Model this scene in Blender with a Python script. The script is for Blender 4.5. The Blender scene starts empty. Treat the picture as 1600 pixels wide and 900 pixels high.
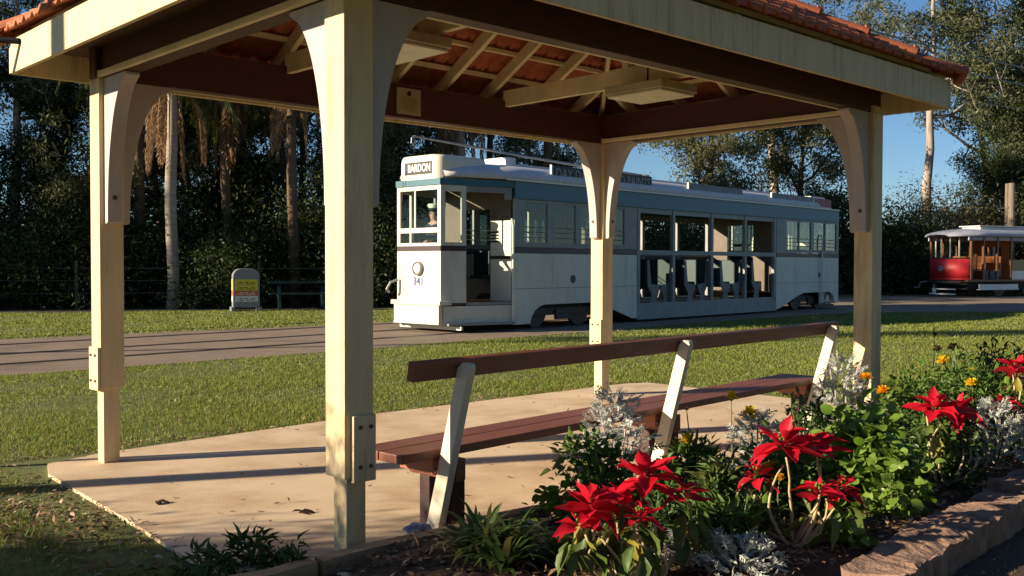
import bpy, bmesh, math, random
import numpy as np
from mathutils import Matrix, Vector
PI = math.pi
rad = math.radians
random.seed(7)
RNG = np.random.default_rng(11)
S = bpy.context.scene
C = S.collection

# ------------------------------------------------------------------ camera, sky, sun, exposure
H = 1.25
cd = bpy.data.cameras.new('camera'); cam = bpy.data.objects.new('camera', cd); C.objects.link(cam)
cd.sensor_width = 36; cd.lens = 36 * 1533.9 / 1600
cd.clip_start = .05; cd.clip_end = 3000
cam.matrix_world = Matrix.Translation((0, 0, H)) @ Matrix.Rotation(PI / 2 - .0237, 4, 'X') @ Matrix.Rotation(.0019, 4, 'Z')
S.camera = cam
SUN_EL, SUN_DIR = rad(17), Vector((-.957, -.288, 0)).normalized()      # horizontal direction towards the sun
to_sun = Vector((SUN_DIR.x * math.cos(SUN_EL), SUN_DIR.y * math.cos(SUN_EL), math.sin(SUN_EL)))
w = bpy.data.worlds.new('World'); S.world = w; w.use_nodes = True
wn = w.node_tree; bg = wn.nodes['Background']
sky = wn.nodes.new('ShaderNodeTexSky'); sky.sky_type = 'NISHITA'; sky.sun_disc = False
sky.sun_elevation = SUN_EL; sky.sun_rotation = math.atan2(SUN_DIR.x, SUN_DIR.y)
sky.air_density = 1.0; sky.dust_density = .1; sky.ozone_density = 5.0; sky.altitude = 600
wn.links.new(sky.outputs[0], bg.inputs[0]); bg.inputs[1].default_value = .055
sl = bpy.data.lights.new('sun', 'SUN'); sl.energy = 5.0; sl.angle = rad(.53); sl.color = (1, .84, .62)
so = bpy.data.objects.new('sun', sl); C.objects.link(so); so.rotation_euler = to_sun.to_track_quat('Z', 'Y').to_euler()
S.view_settings.view_transform = 'Standard'; S.view_settings.look = 'None'
S.view_settings.gamma = 1; S.view_settings.use_curve_mapping = False
S.view_settings.exposure = 1.12

# ------------------------------------------------------------------ helpers
class MB:
    """collects shapes, then links them as ONE mesh object"""
    def __init__(s): s.v = []; s.f = []; s.m = []; s.cur = 0
    def add(s, vs, fs):
        o = len(s.v); s.v += [tuple(p) for p in vs]
        for f in fs: s.f.append([i + o for i in f]); s.m.append(s.cur)
    def box(s, c, d, R=None):
        x, y, z = d[0] / 2, d[1] / 2, d[2] / 2
        P = [Vector((a * x, b * y, e * z)) for e in (-1, 1) for b in (-1, 1) for a in (-1, 1)]
        if R is not None: P = [R @ p for p in P]
        c = Vector(c)
        s.add([p + c for p in P], [(0, 2, 3, 1), (4, 5, 7, 6), (0, 1, 5, 4), (2, 6, 7, 3), (0, 4, 6, 2), (1, 3, 7, 5)])
    def bb(s, x0, x1, y0, y1, z0, z1): s.box(((x0 + x1) / 2, (y0 + y1) / 2, (z0 + z1) / 2), (abs(x1 - x0), abs(y1 - y0), abs(z1 - z0)))
    def bar(s, a, b, wd, ht, up=(0, 0, 1)):
        """rectangular bar from a to b; wd sideways, ht along up"""
        a, b = Vector(a), Vector(b); x = (b - a).normalized(); u = Vector(up)
        y = u.cross(x).normalized(); z = x.cross(y)
        s.box((a + b) / 2, ((b - a).length, wd, ht), Matrix((x, y, z)).transposed())
    def prism(s, poly, fn, t0, t1):
        """poly: 2-D outline, fn(p, q, t) -> 3-D"""
        n = len(poly)
        vs = [fn(p, q, t0) for p, q in poly] + [fn(p, q, t1) for p, q in poly]
        s.add(vs, [list(range(n))[::-1], list(range(n, 2 * n))] + [(i, (i + 1) % n, (i + 1) % n + n, i + n) for i in range(n)])
    def tube(s, pts, r, n=8, cap=True):
        pts = [Vector(p) for p in pts]; k = len(pts)
        if not hasattr(r, '__len__'): r = [r] * k
        vs = []; ref = None
        for i, p in enumerate(pts):
            t = (pts[min(i + 1, k - 1)] - pts[max(i - 1, 0)]).normalized()
            if ref is None: ref = Vector((1, 0, 0)) if abs(t.x) < .8 else Vector((0, 1, 0))
            a = (ref - t * ref.dot(t)).normalized(); ref = a; b = t.cross(a)
            for j in range(n):
                q = 2 * PI * j / n; vs.append(p + (a * math.cos(q) + b * math.sin(q)) * r[i])
        fs = [(i * n + j, i * n + (j + 1) % n, (i + 1) * n + (j + 1) % n, (i + 1) * n + j) for i in range(k - 1) for j in range(n)]
        if cap: fs += [list(range(n))[::-1], list(range((k - 1) * n, k * n))]
        s.add(vs, fs)
    def lathe(s, prof, c, n=16, R=None):
        """prof: (radius, height) pairs round local z"""
        vs = []; c = Vector(c)
        for r, h in prof:
            for j in range(n):
                p = Vector((r * math.cos(2 * PI * j / n), r * math.sin(2 * PI * j / n), h))
                vs.append((R @ p if R is not None else p) + c)
        k = len(prof)
        fs = [(i * n + j, i * n + (j + 1) % n, (i + 1) * n + (j + 1) % n, (i + 1) * n + j) for i in range(k - 1) for j in range(n)]
        fs += [list(range(n))[::-1], list(range((k - 1) * n, k * n))]
        s.add(vs, fs)
    def grid(s, fn, nu, nv):
        vs = [fn(i / nu, j / nv) for i in range(nu + 1) for j in range(nv + 1)]
        s.add(vs, [(i * (nv + 1) + j, (i + 1) * (nv + 1) + j, (i + 1) * (nv + 1) + j + 1, i * (nv + 1) + j + 1) for i in range(nu) for j in range(nv)])
    def build(s, name, mats, parent=None, bevel=0, smooth=False, solid=0):
        me = bpy.data.meshes.new(name); me.from_pydata(s.v, [], s.f)
        if not isinstance(mats, (list, tuple)): mats = [mats]
        for m in mats: me.materials.append(m)
        if len(mats) > 1: me.polygons.foreach_set('material_index', s.m)
        bm = bmesh.new(); bm.from_mesh(me); bmesh.ops.recalc_face_normals(bm, faces=bm.faces); bm.to_mesh(me); bm.free()
        if smooth: me.polygons.foreach_set('use_smooth', [True] * len(me.polygons))
        o = bpy.data.objects.new(name, me); C.objects.link(o)
        if parent is not None: o.parent = parent
        if solid: d = o.modifiers.new('solid', 'SOLIDIFY'); d.thickness = solid; d.offset = 0
        if bevel: b = o.modifiers.new('bevel', 'BEVEL'); b.width = bevel; b.segments = 2; b.limit_method = 'ANGLE'; b.angle_limit = rad(40)
        return o

def tag(o, label=None, cat=None, group=None, kind=None):
    if label: o['label'] = label
    if cat: o['category'] = cat
    if group: o['group'] = group
    if kind: o['kind'] = kind
    return o
def thing(name, label, cat, loc=(0, 0, 0), rz=0, group=None):
    o = bpy.data.objects.new(name, None); C.objects.link(o); o.location = loc; o.rotation_euler = (0, 0, rz)
    o.empty_display_size = .1
    return tag(o, label, cat, group)
def dup(root, loc=None, rz=None, sc=None, label=None):
    def cp(o, par):
        c = o.copy(); C.objects.link(c)
        if par is not None: c.parent = par
        for ch in kids.get(o.name, []): cp(ch, c)
        return c
    kids = {}
    for o in [root] + list(root.children_recursive):
        if o.parent: kids.setdefault(o.parent.name, []).append(o)
    r = cp(root, None)
    if loc is not None: r.location = loc
    if rz is not None: r.rotation_euler = (0, 0, rz)
    if sc is not None: r.scale = sc if hasattr(sc, '__len__') else (sc, sc, sc)
    if label: r['label'] = label
    return r
def npmesh(name, V, F, mats, parent=None, mi=None, smooth=False):
    """fast mesh from numpy vertex / face arrays (all faces with the same number of corners)"""
    V = np.asarray(V, np.float32).reshape(-1, 3); F = np.asarray(F, np.int32); k = F.shape[1]
    me = bpy.data.meshes.new(name)
    me.vertices.add(len(V)); me.vertices.foreach_set('co', V.ravel())
    me.loops.add(F.size); me.loops.foreach_set('vertex_index', F.ravel())
    me.polygons.add(len(F)); me.polygons.foreach_set('loop_start', np.arange(0, F.size, k, dtype=np.int32))
    if not isinstance(mats, (list, tuple)): mats = [mats]
    for m in mats: me.materials.append(m)
    if mi is not None: me.polygons.foreach_set('material_index', np.asarray(mi, np.int32))
    if smooth: me.polygons.foreach_set('use_smooth', np.ones(len(F), bool))
    me.update(calc_edges=True); me.validate()
    o = bpy.data.objects.new(name, me); C.objects.link(o)
    if parent is not None: o.parent = parent
    return o

# ------------------------------------------------------------------ materials
def _nt(name):
    m = bpy.data.materials.new(name); m.use_nodes = True; nt = m.node_tree
    return m, nt, nt.nodes['Principled BSDF'], nt.nodes['Material Output']
def _mixc(nt, fac, a, b):
    x = nt.nodes.new('ShaderNodeMix'); x.data_type = 'RGBA'
    if hasattr(fac, 'links'): nt.links.new(fac, x.inputs[0])
    else: x.inputs[0].default_value = fac
    for k, c in ((6, a), (7, b)):
        if hasattr(c, 'links'): nt.links.new(c, x.inputs[k])
        else: x.inputs[k].default_value = (*c, 1)
    return x.outputs[2]
def _noise(nt, scale, detail=4, co=None, stretch=None, rough=.55):
    n = nt.nodes.new('ShaderNodeTexNoise'); n.inputs['Scale'].default_value = scale; n.inputs['Detail'].default_value = detail
    n.inputs['Roughness'].default_value = rough
    tc = nt.nodes.new('ShaderNodeTexCoord'); out = tc.outputs['Object']
    if stretch:
        mp = nt.nodes.new('ShaderNodeMapping'); mp.inputs['Scale'].default_value = stretch
        nt.links.new(out, mp.inputs[0]); out = mp.outputs[0]
    nt.links.new(out, n.inputs['Vector']); return n.outputs['Fac']
def _ramp(nt, f, p0, p1):
    r = nt.nodes.new('ShaderNodeValToRGB'); r.color_ramp.elements[0].position = p0; r.color_ramp.elements[1].position = p1
    nt.links.new(f, r.inputs[0]); return r.outputs[0]
def pm(name, c, c2=None, scale=6, rough=.6, bump=0, bscale=40, dirt=None, dscale=3, dpos=(.55, .75), stretch=None, metal=0, spec=.4):
    """painted / timber / stone surface: two tones by noise, optional stains, optional bump"""
    m, nt, p, out = _nt(name)
    c2 = c2 or tuple(x * .82 for x in c)
    col = _mixc(nt, _ramp(nt, _noise(nt, scale, 5, stretch=stretch), .35, .65), c, c2)
    if dirt: col = _mixc(nt, _ramp(nt, _noise(nt, dscale, 8, stretch=stretch, rough=.7), *dpos), col, dirt)
    nt.links.new(col, p.inputs['Base Color'])
    p.inputs['Roughness'].default_value = rough; p.inputs['Metallic'].default_value = metal
    p.inputs['Specular IOR Level'].default_value = spec
    if bump:
        b = nt.nodes.new('ShaderNodeBump'); b.inputs['Strength'].default_value = bump; b.inputs['Distance'].default_value = .01
        nt.links.new(_noise(nt, bscale, 6, stretch=stretch), b.inputs['Height']); nt.links.new(b.outputs[0], p.inputs['Normal'])
    return m
def leafm(name, c, c2, trans=.35, rough=.5, c3=None, spec=.3):
    """leaf: colour differs leaf by leaf, some light passes through"""
    m, nt, p, out = _nt(name)
    g = nt.nodes.new('ShaderNodeNewGeometry')
    col = _mixc(nt, g.outputs['Random Per Island'], c, c2)
    if c3:
        wn_ = nt.nodes.new('ShaderNodeTexWhiteNoise'); wn_.noise_dimensions = '1D'
        nt.links.new(g.outputs['Random Per Island'], wn_.inputs['W'])
        col = _mixc(nt, _ramp(nt, wn_.outputs['Value'], .86, .9), col, c3)
    nt.links.new(col, p.inputs['Base Color']); p.inputs['Roughness'].default_value = rough
    p.inputs['Specular IOR Level'].default_value = spec
    t = nt.nodes.new('ShaderNodeBsdfTranslucent'); nt.links.new(col, t.inputs[0])
    mx = nt.nodes.new('ShaderNodeMixShader'); mx.inputs[0].default_value = trans
    nt.links.new(p.outputs[0], mx.inputs[1]); nt.links.new(t.outputs[0], mx.inputs[2]); nt.links.new(mx.outputs[0], out.inputs[0])
    return m
def glassm(name, tint=(.9, .95, .93), refl=.12):
    m, nt, p, out = _nt(name); nt.nodes.remove(p)
    t = nt.nodes.new('ShaderNodeBsdfTransparent'); t.inputs[0].default_value = (*tint, 1)
    g = nt.nodes.new('ShaderNodeBsdfGlossy'); g.inputs['Roughness'].default_value = .03
    lw = nt.nodes.new('ShaderNodeLayerWeight'); lw.inputs[0].default_value = .5
    f = nt.nodes.new('ShaderNodeMath'); f.operation = 'POWER'; f.inputs[1].default_value = 4; nt.links.new(lw.outputs['Facing'], f.inputs[0])
    f2 = nt.nodes.new('ShaderNodeMath'); f2.operation = 'MULTIPLY_ADD'; f2.inputs[1].default_value = .9; f2.inputs[2].default_value = .025; nt.links.new(f.outputs[0], f2.inputs[0])
    x = nt.nodes.new('ShaderNodeMixShader'); nt.links.new(f2.outputs[0], x.inputs[0])
    nt.links.new(t.outputs[0], x.inputs[1]); nt.links.new(g.outputs[0], x.inputs[2]); nt.links.new(x.outputs[0], out.inputs[0])
    return m
M = dict(
    cream=pm('cream_paint', (.70, .56, .33), (.63, .495, .28), 5, .6, .25, 30, dirt=(.34, .24, .13), dscale=3.5, dpos=(.52, .78), stretch=(4, 4, .5)),
    soft_cream=pm('rafter_cream_paint', (.78, .66, .42), None, 6, .6, .1, 50),
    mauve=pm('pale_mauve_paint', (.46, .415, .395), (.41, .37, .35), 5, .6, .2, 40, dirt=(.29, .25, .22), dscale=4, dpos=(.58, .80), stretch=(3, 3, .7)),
    beam=pm('dark_brown_paint', (.075, .026, .020), (.058, .020, .017), 8, .5, .15, 50, stretch=(1, 1, 4)),
    soffit=pm('soffit_brown_paint', (.15, .075, .055), None, 6, .6, .1, 40),
    terra=pm('terracotta_tile', (.50, .150, .065), (.38, .105, .046), 9, .75, .35, 90, dirt=(.15, .06, .04), dscale=5, dpos=(.56, .72)),
    terra_cap=pm('terracotta_cap', (.44, .13, .055), (.34, .09, .04), 9, .75, .3, 80),
    concrete=pm('concrete', (.72, .555, .375), (.65, .49, .32), 2.2, .8, .25, 120, dirt=(.44, .27, .14), dscale=1.3, dpos=(.46, .74)),
    asphalt=pm('old_road_surface', (.265, .20, .138), (.215, .163, .113), 3, .85, .4, 60, dirt=(.13, .095, .075), dscale=.7, dpos=(.52, .72)),
    rail=pm('rail_steel', (.07, .055, .045), None, 10, .5, metal=.3),
    soil=pm('garden_soil', (.075, .045, .028), (.045, .028, .018), 14, .95, .8, 50, dirt=(.11, .065, .038), dscale=9),
    ground=pm('lawn_ground', (.10, .13, .032), (.14, .145, .042), 5, .95, .5, 60, dirt=(.17, .13, .065), dscale=1.3, dpos=(.58, .72)),
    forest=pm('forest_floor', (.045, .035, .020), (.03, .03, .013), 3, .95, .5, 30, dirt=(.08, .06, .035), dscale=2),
    bench=pm('bench_brown_paint', (.23, .080, .046), (.175, .060, .036), 7, .42, .2, 40, dirt=(.24, .10, .07), dscale=5, dpos=(.62, .78), stretch=(.6, 5, 5)),
    bench_dark=pm('bench_dark_paint', (.05, .022, .018), None, 7, .55, .1, 40),
    bench_cream=pm('bench_post_cream', (.68, .61, .48), (.60, .53, .40), 6, .55, .12, 60, dirt=(.45, .38, .27), dscale=6, dpos=(.6, .78)),
    orange=pm('sunlit_bearer_orange', (.50, .19, .11), None, 8, .6),  # sunlit tone of the brown bench bearers, as a colour
    sleeper=pm('weathered_sleeper', (.33, .205, .14), (.22, .135, .095), 9, .95, 1.0, 55, dirt=(.10, .066, .05), dscale=7, dpos=(.45, .66)),
    edging=pm('pine_edging', (.42, .28, .15), (.34, .22, .115), 6, .8, .3, 40, dirt=(.2, .13, .07), dscale=5, stretch=(.4, 3, 3)),
    bolt=pm('bolt_steel', (.12, .10, .08), None, 20, .5, metal=.5),
    black=pm('black_pipe', (.012, .012, .014), None, 10, .45),
    white=pm('tram_white_paint', (.62, .595, .52), (.56, .535, .455), 2.0, .40, .10, 12, dirt=(.40, .35, .26), dscale=1.6, dpos=(.52, .82), stretch=(1.2, 1.2, .35)),
    tramcream=pm('tram_cream_paint', (.70, .66, .54), (.65, .61, .49), 3, .4),
    tramgrey=pm('tram_pillar_grey', (.25, .255, .24), (.20, .205, .195), 4, .45),
    teal=pm('tram_teal_paint', (.042, .140, .185), (.036, .12, .16), 4, .4),
    seatgrey=pm('seat_end_grey', (.15, .155, .15), None, 5, .5),
    interior=pm('tram_interior_shaded_wood', (.11, .08, .05), (.08, .06, .036), 5, .5),  # wood tone kept dark, with the shade inside the tram in it
    seatteal=pm('seat_teal_vinyl', (.018, .05, .055), None, 4, .5),
    stripe=pm('tram_maroon_stripe', (.045, .022, .028), None, 6, .4),
    roofw=pm('tram_roof_canvas', (.58, .57, .58), (.52, .51, .53), 2, .6, .15, 25, dirt=(.4, .38, .37), dscale=3),
    under=pm('underframe_black', (.02, .018, .017), None, 8, .7),
    truck=pm('truck_grey', (.07, .065, .058), None, 8, .7),
    wood=pm('varnished_wood', (.16, .075, .035), (.12, .055, .026), 6, .35, stretch=(4, 4, .6)),
    chrome=pm('handrail_pale', (.75, .72, .62), None, 8, .3),
    signblack=pm('sign_black', (.012, .012, .012), None, 8, .5),
    signgrey=pm('sign_grey', (.16, .16, .165), (.13, .13, .135), 8, .5),
    signred=pm('sign_red', (.28, .06, .05), None, 8, .5),
    letter=pm('letter_white', (.78, .76, .68), None, 8, .5),
    lettergrey=pm('letter_grey', (.26, .26, .26), None, 8, .5),
    blue=pm('number_blue', (.03, .05, .25), None, 8, .5),
    red=pm('tram_red_paint', (.50, .022, .028), (.38, .018, .024), 3, .5, dirt=(.22, .02, .02), dscale=2.5),
    redroof=pm('red_tram_roof', (.34, .36, .42), None, 3, .6),
    orangewood=pm('orange_seat_wood', (.55, .19, .06), (.45, .15, .05), 5, .4),
    khaki=pm('khaki_panel', (.30, .25, .12), None, 5, .5),
    navy=pm('navy_cloth', (.018, .022, .06), None, 20, .9),
    skin=pm('skin', (.50, .28, .20), None, 20, .55),
    capw=pm('white_cap_cloth', (.75, .74, .7), None, 20, .8),
    hair=pm('dark_hair', (.04, .028, .02), None, 30, .8),
    pole=pm('timber_pole', (.20, .16, .12), (.15, .12, .09), 6, .9, .4, 30, stretch=(4, 4, .5)),
    steel=pm('galvanised_steel', (.32, .32, .31), None, 8, .5, metal=.4),
    plate=pm('notice_plate', (.42, .37, .26), None, 6, .5),
    diffuser=pm('lamp_diffuser', (.80, .76, .62), None, 6, .4),
    lampbody=pm('lamp_body', (.50, .44, .30), None, 6, .5),
    yellowband=pm('sign_yellow', (.70, .58, .05), None, 9, .5),
    redband=pm('sign_orange_red', (.55, .13, .05), None, 9, .5),
    whiteband=pm('sign_white', (.70, .70, .68), None, 9, .5),
    greyplastic=pm('sign_grey_plastic', (.24, .25, .27), None, 9, .5),
    tealbench=pm('teal_bench_paint', (.010, .036, .036), None, 9, .5),
    rag=pm('blue_cloth', (.02, .055, .20), (.16, .18, .22), 45, .9),
    bark_gum=pm('gum_bark', (.36, .31, .26), (.26, .21, .17), 3, .85, .4, 20, dirt=(.15, .11, .085), dscale=2, dpos=(.52, .68), stretch=(2, 2, .5)),
    bark_dark=pm('dark_bark', (.10, .075, .055), (.07, .05, .038), 4, .95, .6, 20, stretch=(3, 3, .5)),
    bark_brown=pm('brown_palm_bark', (.13, .085, .055), (.09, .06, .04), 5, .9, .4, 20, stretch=(.6, .6, 6)),
    bark_palm=pm('palm_bark', (.34, .29, .235), (.25, .21, .17), 5, .9, .4, 20, dirt=(.13, .11, .09), dscale=4, stretch=(.6, .6, 6)),
    stem_pale=pm('pale_stem', (.48, .38, .22), (.36, .30, .15), 20, .7, .2, 100),
    stem_green=pm('green_stem', (.12, .17, .05), (.16, .15, .06), 20, .7),
)
M['glass'] = glassm('window_glass')
L = dict(
    gum=leafm('gum_leaf', (.055, .078, .030), (.120, .120, .055), .25, .5),
    gum2=leafm('gum_leaf_olive', (.080, .095, .034), (.15, .14, .060), .25, .55),
    dark=leafm('dense_leaf', (.026, .046, .015), (.075, .090, .030), .22, .55),
    darker=leafm('wood_shrub_leaf', (.024, .040, .014), (.065, .080, .028), .2, .65, spec=.15),
    mid=leafm('shrub_leaf', (.035, .062, .016), (.075, .100, .030), .3, .5),
    olive=leafm('olive_leaf', (.11, .088, .034), (.16, .115, .055), .25, .6),
    palm=leafm('palm_leaf', (.075, .105, .022), (.12, .13, .035), .3, .45),
    dead=leafm('dead_frond', (.26, .155, .075), (.34, .22, .12), .2, .8),
    grass=leafm('grass_blade', (.155, .225, .030), (.255, .28, .055), .4, .55, c3=(.28, .23, .10)),
    bract=leafm('poinsettia_bract', (.58, .009, .028), (.76, .020, .050), .40, .45, c3=(.36, .012, .020)),
    poin=leafm('poinsettia_leaf', (.075, .125, .028), (.13, .17, .040), .30, .45, c3=(.30, .26, .05)),
    bright=leafm('bright_leaf', (.11, .205, .025), (.19, .28, .05), .35, .38),
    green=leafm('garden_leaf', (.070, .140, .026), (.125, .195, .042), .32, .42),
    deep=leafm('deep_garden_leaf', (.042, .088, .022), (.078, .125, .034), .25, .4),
    strap=leafm('strap_leaf', (.06, .115, .025), (.115, .165, .045), .3, .4, c3=(.26, .25, .07)),
    silver=leafm('silver_leaf', (.36, .39, .36), (.56, .57, .52), .25, .8),
    yellow=leafm('marigold_petal', (.90, .64, .015), (.92, .72, .025), .45, .5),
    amber=leafm('orange_petal', (.90, .48, .010), (.92, .55, .012), .45, .5),
    pink=leafm('pink_petal', (.60, .30, .38), (.66, .38, .45), .3, .5),
    seed=leafm('seed_head', (.06, .035, .02), (.09, .05, .03), .1, .9),
    litter=leafm('dry_litter', (.16, .085, .045), (.30, .19, .11), .1, .85, c3=(.48, .38, .26)),
)
# ------------------------------------------------------------------ leaf scattering
def _n(a): return a / np.maximum(np.linalg.norm(a, axis=-1, keepdims=True), 1e-9)
DIAMOND = (np.array([[0, 0, 0], [.45, -.5, .06], [1, 0, -.10], [.45, .5, .06]]), np.array([[0, 1, 2, 3]]))
def leaf_template(rows=4, fold=.16, droop=.25, wid=((.0, .04), (.3, .5), (.65, .40), (1, 0.02))):
    V = []; 
    for t, wd in wid: V += [[t, -wd, fold * wd * 2 - droop * t * t], [t, 0, -droop * t * t], [t, wd, fold * wd * 2 - droop * t * t]]
    F = []
    for i in range(len(wid) - 1):
        for j in range(2): a = i * 3 + j; F.append([a, a + 1, a + 4, a + 3])
    return np.array(V, float), np.array(F)
OVAL = leaf_template()
ROUND = leaf_template(wid=((.0, .06), (.25, .55), (.6, .55), (.88, .3), (1, .02)), fold=.10, droop=.15)
LANCE = leaf_template(wid=((0, .12), (.3, .5), (.7, .3), (1, 0.02)), fold=.2, droop=.35)
BRACT = leaf_template(wid=((0, .06), (.2, .3), (.45, .5), (.7, .36), (.87, .16), (1, .01)), fold=.15, droop=.14)
def leaves(P, D, U, ln, wd, T=DIAMOND, jit=0, bend=0):
    """P positions, D leaf directions, U normals -> vertices, faces"""
    P, D, U = np.asarray(P, float), _n(np.asarray(D, float)), np.asarray(U, float)
    Y = _n(np.cross(U, D)); Z = np.cross(D, Y); N = len(P)
    ln = np.broadcast_to(ln, N); wd = np.broadcast_to(wd, N)
    tv, tf = T
    V = P[:, None] + D[:, None] * (tv[None, :, 0:1] * ln[:, None, None]) + Y[:, None] * (tv[None, :, 1:2] * wd[:, None, None]) + Z[:, None] * (tv[None, :, 2:3] * ln[:, None, None])
    if jit:          # every leaf curls and buckles in its own way
        g = np.random.default_rng(N); t = tv[None, :, 0]
        V = V - Z[:, None] * ((g.normal(.3, 1, (N, 1)) * bend * t ** 2 + g.normal(0, .5, (N, 1)) * bend * t * tv[None, :, 1])[..., None] * ln[:, None, None])
        V = V + Y[:, None] * ((g.normal(0, .5, (N, 1)) * bend * t ** 2)[..., None] * ln[:, None, None]) + g.normal(0, 1, V.shape) * (jit * ln[:, None, None])
    F = (tf[None] + (np.arange(N) * len(tv))[:, None, None]).reshape(-1, tf.shape[1])
    return V.reshape(-1, 3), F
def rdir(n, rng): return _n(rng.normal(size=(n, 3)))
def merge(parts):
    V = []; F = []; o = 0
    for v, f in parts: V.append(v); F.append(f + o); o += len(v)
    return np.concatenate(V), np.concatenate(F)

# ------------------------------------------------------------------ places: shelter frame and ground
U2 = Vector((math.sin(.8119), math.cos(.8119))); N2 = Vector((-U2.y, U2.x)); A2 = Vector((-.706, 4.175))
SH_RZ = PI / 2 - .8119
def sh(x, y, z=0):                       # shelter-local -> world
    p = A2 + U2 * x + N2 * y; return Vector((p.x, p.y, z))
GZ = -.018
def inside(P, poly):
    x, y = P[:, 0], P[:, 1]; r = np.zeros(len(P), bool); n = len(poly)
    for i in range(n):
        x0, y0 = poly[i]; x1, y1 = poly[(i + 1) % n]
        c = ((y0 > y) != (y1 > y)) & (x < (x1 - x0) * (y - y0) / (y1 - y0 + 1e-12) + x0); r ^= c
    return r
def sheet(name, poly, z, mat, kind='structure', thick=0):
    b = MB()
    if thick: b.prism(poly, lambda p, q, t: (p, q, t), z - thick, z)
    else: b.add([(p, q, z) for p, q in poly], [list(range(len(poly)))])
    o = b.build(name, mat); tag(o, kind=kind); return o
SLAB_L = [(-.52, -.06), (-.50, .5), (-.44, 1.2), (-.40, 1.9), (-.36, 2.6), (-.26, 2.92), (.1, 3.04), (2.5, 3.22), (5.6, 3.16), (5.86, 3.05), (5.88, 1.5), (5.86, -.06)]
SLAB = [tuple(sh(x, y)[:2]) for x, y in SLAB_L]
BED = [tuple(sh(x, y)[:2]) for x, y in [(-1.2, -.13), (6.4, -.13), (6.4, -1.60), (-1.2, -1.60)]]
ROAD_N = [(-14, 2.5), (-9.5, 7.2), (-5.75, 11.0), (-2.71, 14.08), (-1.04, 15.9), (.6, 17.6), (5.2, 22.6), (8, 25.2), (10.5, 26.5), (14, 26.9), (30, 27.5), (60, 28)]
ROAD_F = [(60, 43), (30, 42.5), (16, 41.5), (9, 34.3), (2, 26.8), (-3.9, 20.3), (-8.54, 16.3), (-12, 12.6), (-18, 6)]
sheet('ground', [(-700, -400), (700, -400), (700, 900), (-700, 900)], GZ, M['ground'])
sheet('road', ROAD_N + ROAD_F, GZ + .006, M['asphalt'])
sheet('pavement', SLAB, 0, M['concrete'], thick=.12)
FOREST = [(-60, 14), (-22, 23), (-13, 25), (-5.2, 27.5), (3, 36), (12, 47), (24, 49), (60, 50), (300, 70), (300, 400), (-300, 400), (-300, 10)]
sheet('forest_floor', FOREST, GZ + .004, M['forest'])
# two pairs of rails let into the road
TU = Vector((math.sin(.7516), math.cos(.7516))); TN = Vector((-TU.y, TU.x)); T2 = Vector((-1.7508, 18.374))
def tw(x, y, z=0): p = T2 + TU * x + TN * y; return Vector((p.x, p.y, z))
b = MB()
for off in (-.72, .72, 2.45, 3.89):
    b.bar(tw(-30, off, GZ + .009), tw(18, off, GZ + .009), .06, .008)
    b.bar(tw(-30, off - .09, GZ + .008), tw(18, off - .09, GZ + .008), .07, .005)
tag(b.build('tram_track', M['rail']), kind='structure')
# garden bed soil, gently mounded
b = MB()
def bed_z(x, y): return .035 + .03 * math.sin(x * 2.3 + y) + .02 * math.sin(x * 5.1 - 2 * y) 
b.grid(lambda i, j: sh(-1.2 + 7.6 * i, -1.62 + 1.5 * j, max(GZ + .002, bed_z(-1.2 + 7.6 * i, -1.62 + 1.5 * j)) if 0 < j < 1 else GZ + .004), 90, 14)
tag(b.build('garden_soil', M['soil'], smooth=True), kind='structure')
sheet('path', [tuple(sh(x, y)[:2]) for x, y in [(-1.0, -1.75), (9, -1.2), (9, -5.5), (-1.0, -3.2)]], GZ + .004, M['soil'])

# lawn blades (nobody could count them)
def lawn():
    zones = [(3.2, 8.5, 3600, .030, .0038), (8.5, 12, 2400, .028, .0055), (12, 17, 1200, .030, .008), (17, 27, 380, .038, .015)]
    V = []; 
    for y0, y1, dens, h, wd in zones:
        xr0, xr1 = -.56 * y1 - 1, .56 * y1 + 1
        n = int((xr1 - xr0) * (y1 - y0) * dens); P = np.stack([RNG.uniform(xr0, xr1, n), RNG.uniform(y0, y1, n)], 1)
        P = P[np.abs(P[:, 0]) < .56 * P[:, 1] + .7]
        ok = ~inside(P, SLAB) & ~inside(P, BED) & ~inside(P, ROAD_N + ROAD_F) & ~inside(P, FOREST)
        P = P[ok]
        # worn soil beside the slab and small bare patches
        loc = (P - np.array(A2)); lx = loc @ np.array(U2); ly = loc @ np.array(N2)
        edge = np.maximum(np.maximum(-.45 - lx, lx - 5.87), np.maximum(-ly, ly - 3.15))
        keep = RNG.random(len(P)) < np.clip(edge / .14 + .05, 0, 1)
        keep &= ~((lx < -.35) & (lx > -.80) & (ly < 2.3) & (ly > .5) & (RNG.random(len(P)) < .75))
        keep &= ~((ly < -1.6) & (lx > -2.5) & (RNG.random(len(P)) < .9))
        nz = np.sin(P[:, 0] * 1.7 + 2 * np.sin(P[:, 1] * .9)) * np.sin(P[:, 1] * 1.3 + np.sin(P[:, 0] * 2.1))
        keep &= RNG.random(len(P)) < np.clip(.82 + .5 * nz, .25, 1)
        P = P[keep]; n = len(P)
        a = RNG.uniform(0, 2 * PI, n); hh = h * RNG.uniform(.5, 1.25, n) * (1 + .25 * nz[keep]); lean = RNG.normal(0, .45, (n, 2)) * hh[:, None]
        dx = np.stack([np.cos(a), np.sin(a)], 1) * (wd * RNG.uniform(.6, 1.3, n))[:, None]
        B = np.c_[P, np.full(n, GZ)]
        V.append(np.stack([B - np.c_[dx, np.zeros(n)], B + np.c_[dx, np.zeros(n)], B + np.c_[lean, hh]], 1).reshape(-1, 3))
    V = np.concatenate(V); F = np.arange(len(V)).reshape(-1, 3)
    tag(npmesh('grass', V, F, L['grass']), kind='stuff')
lawn()
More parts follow.
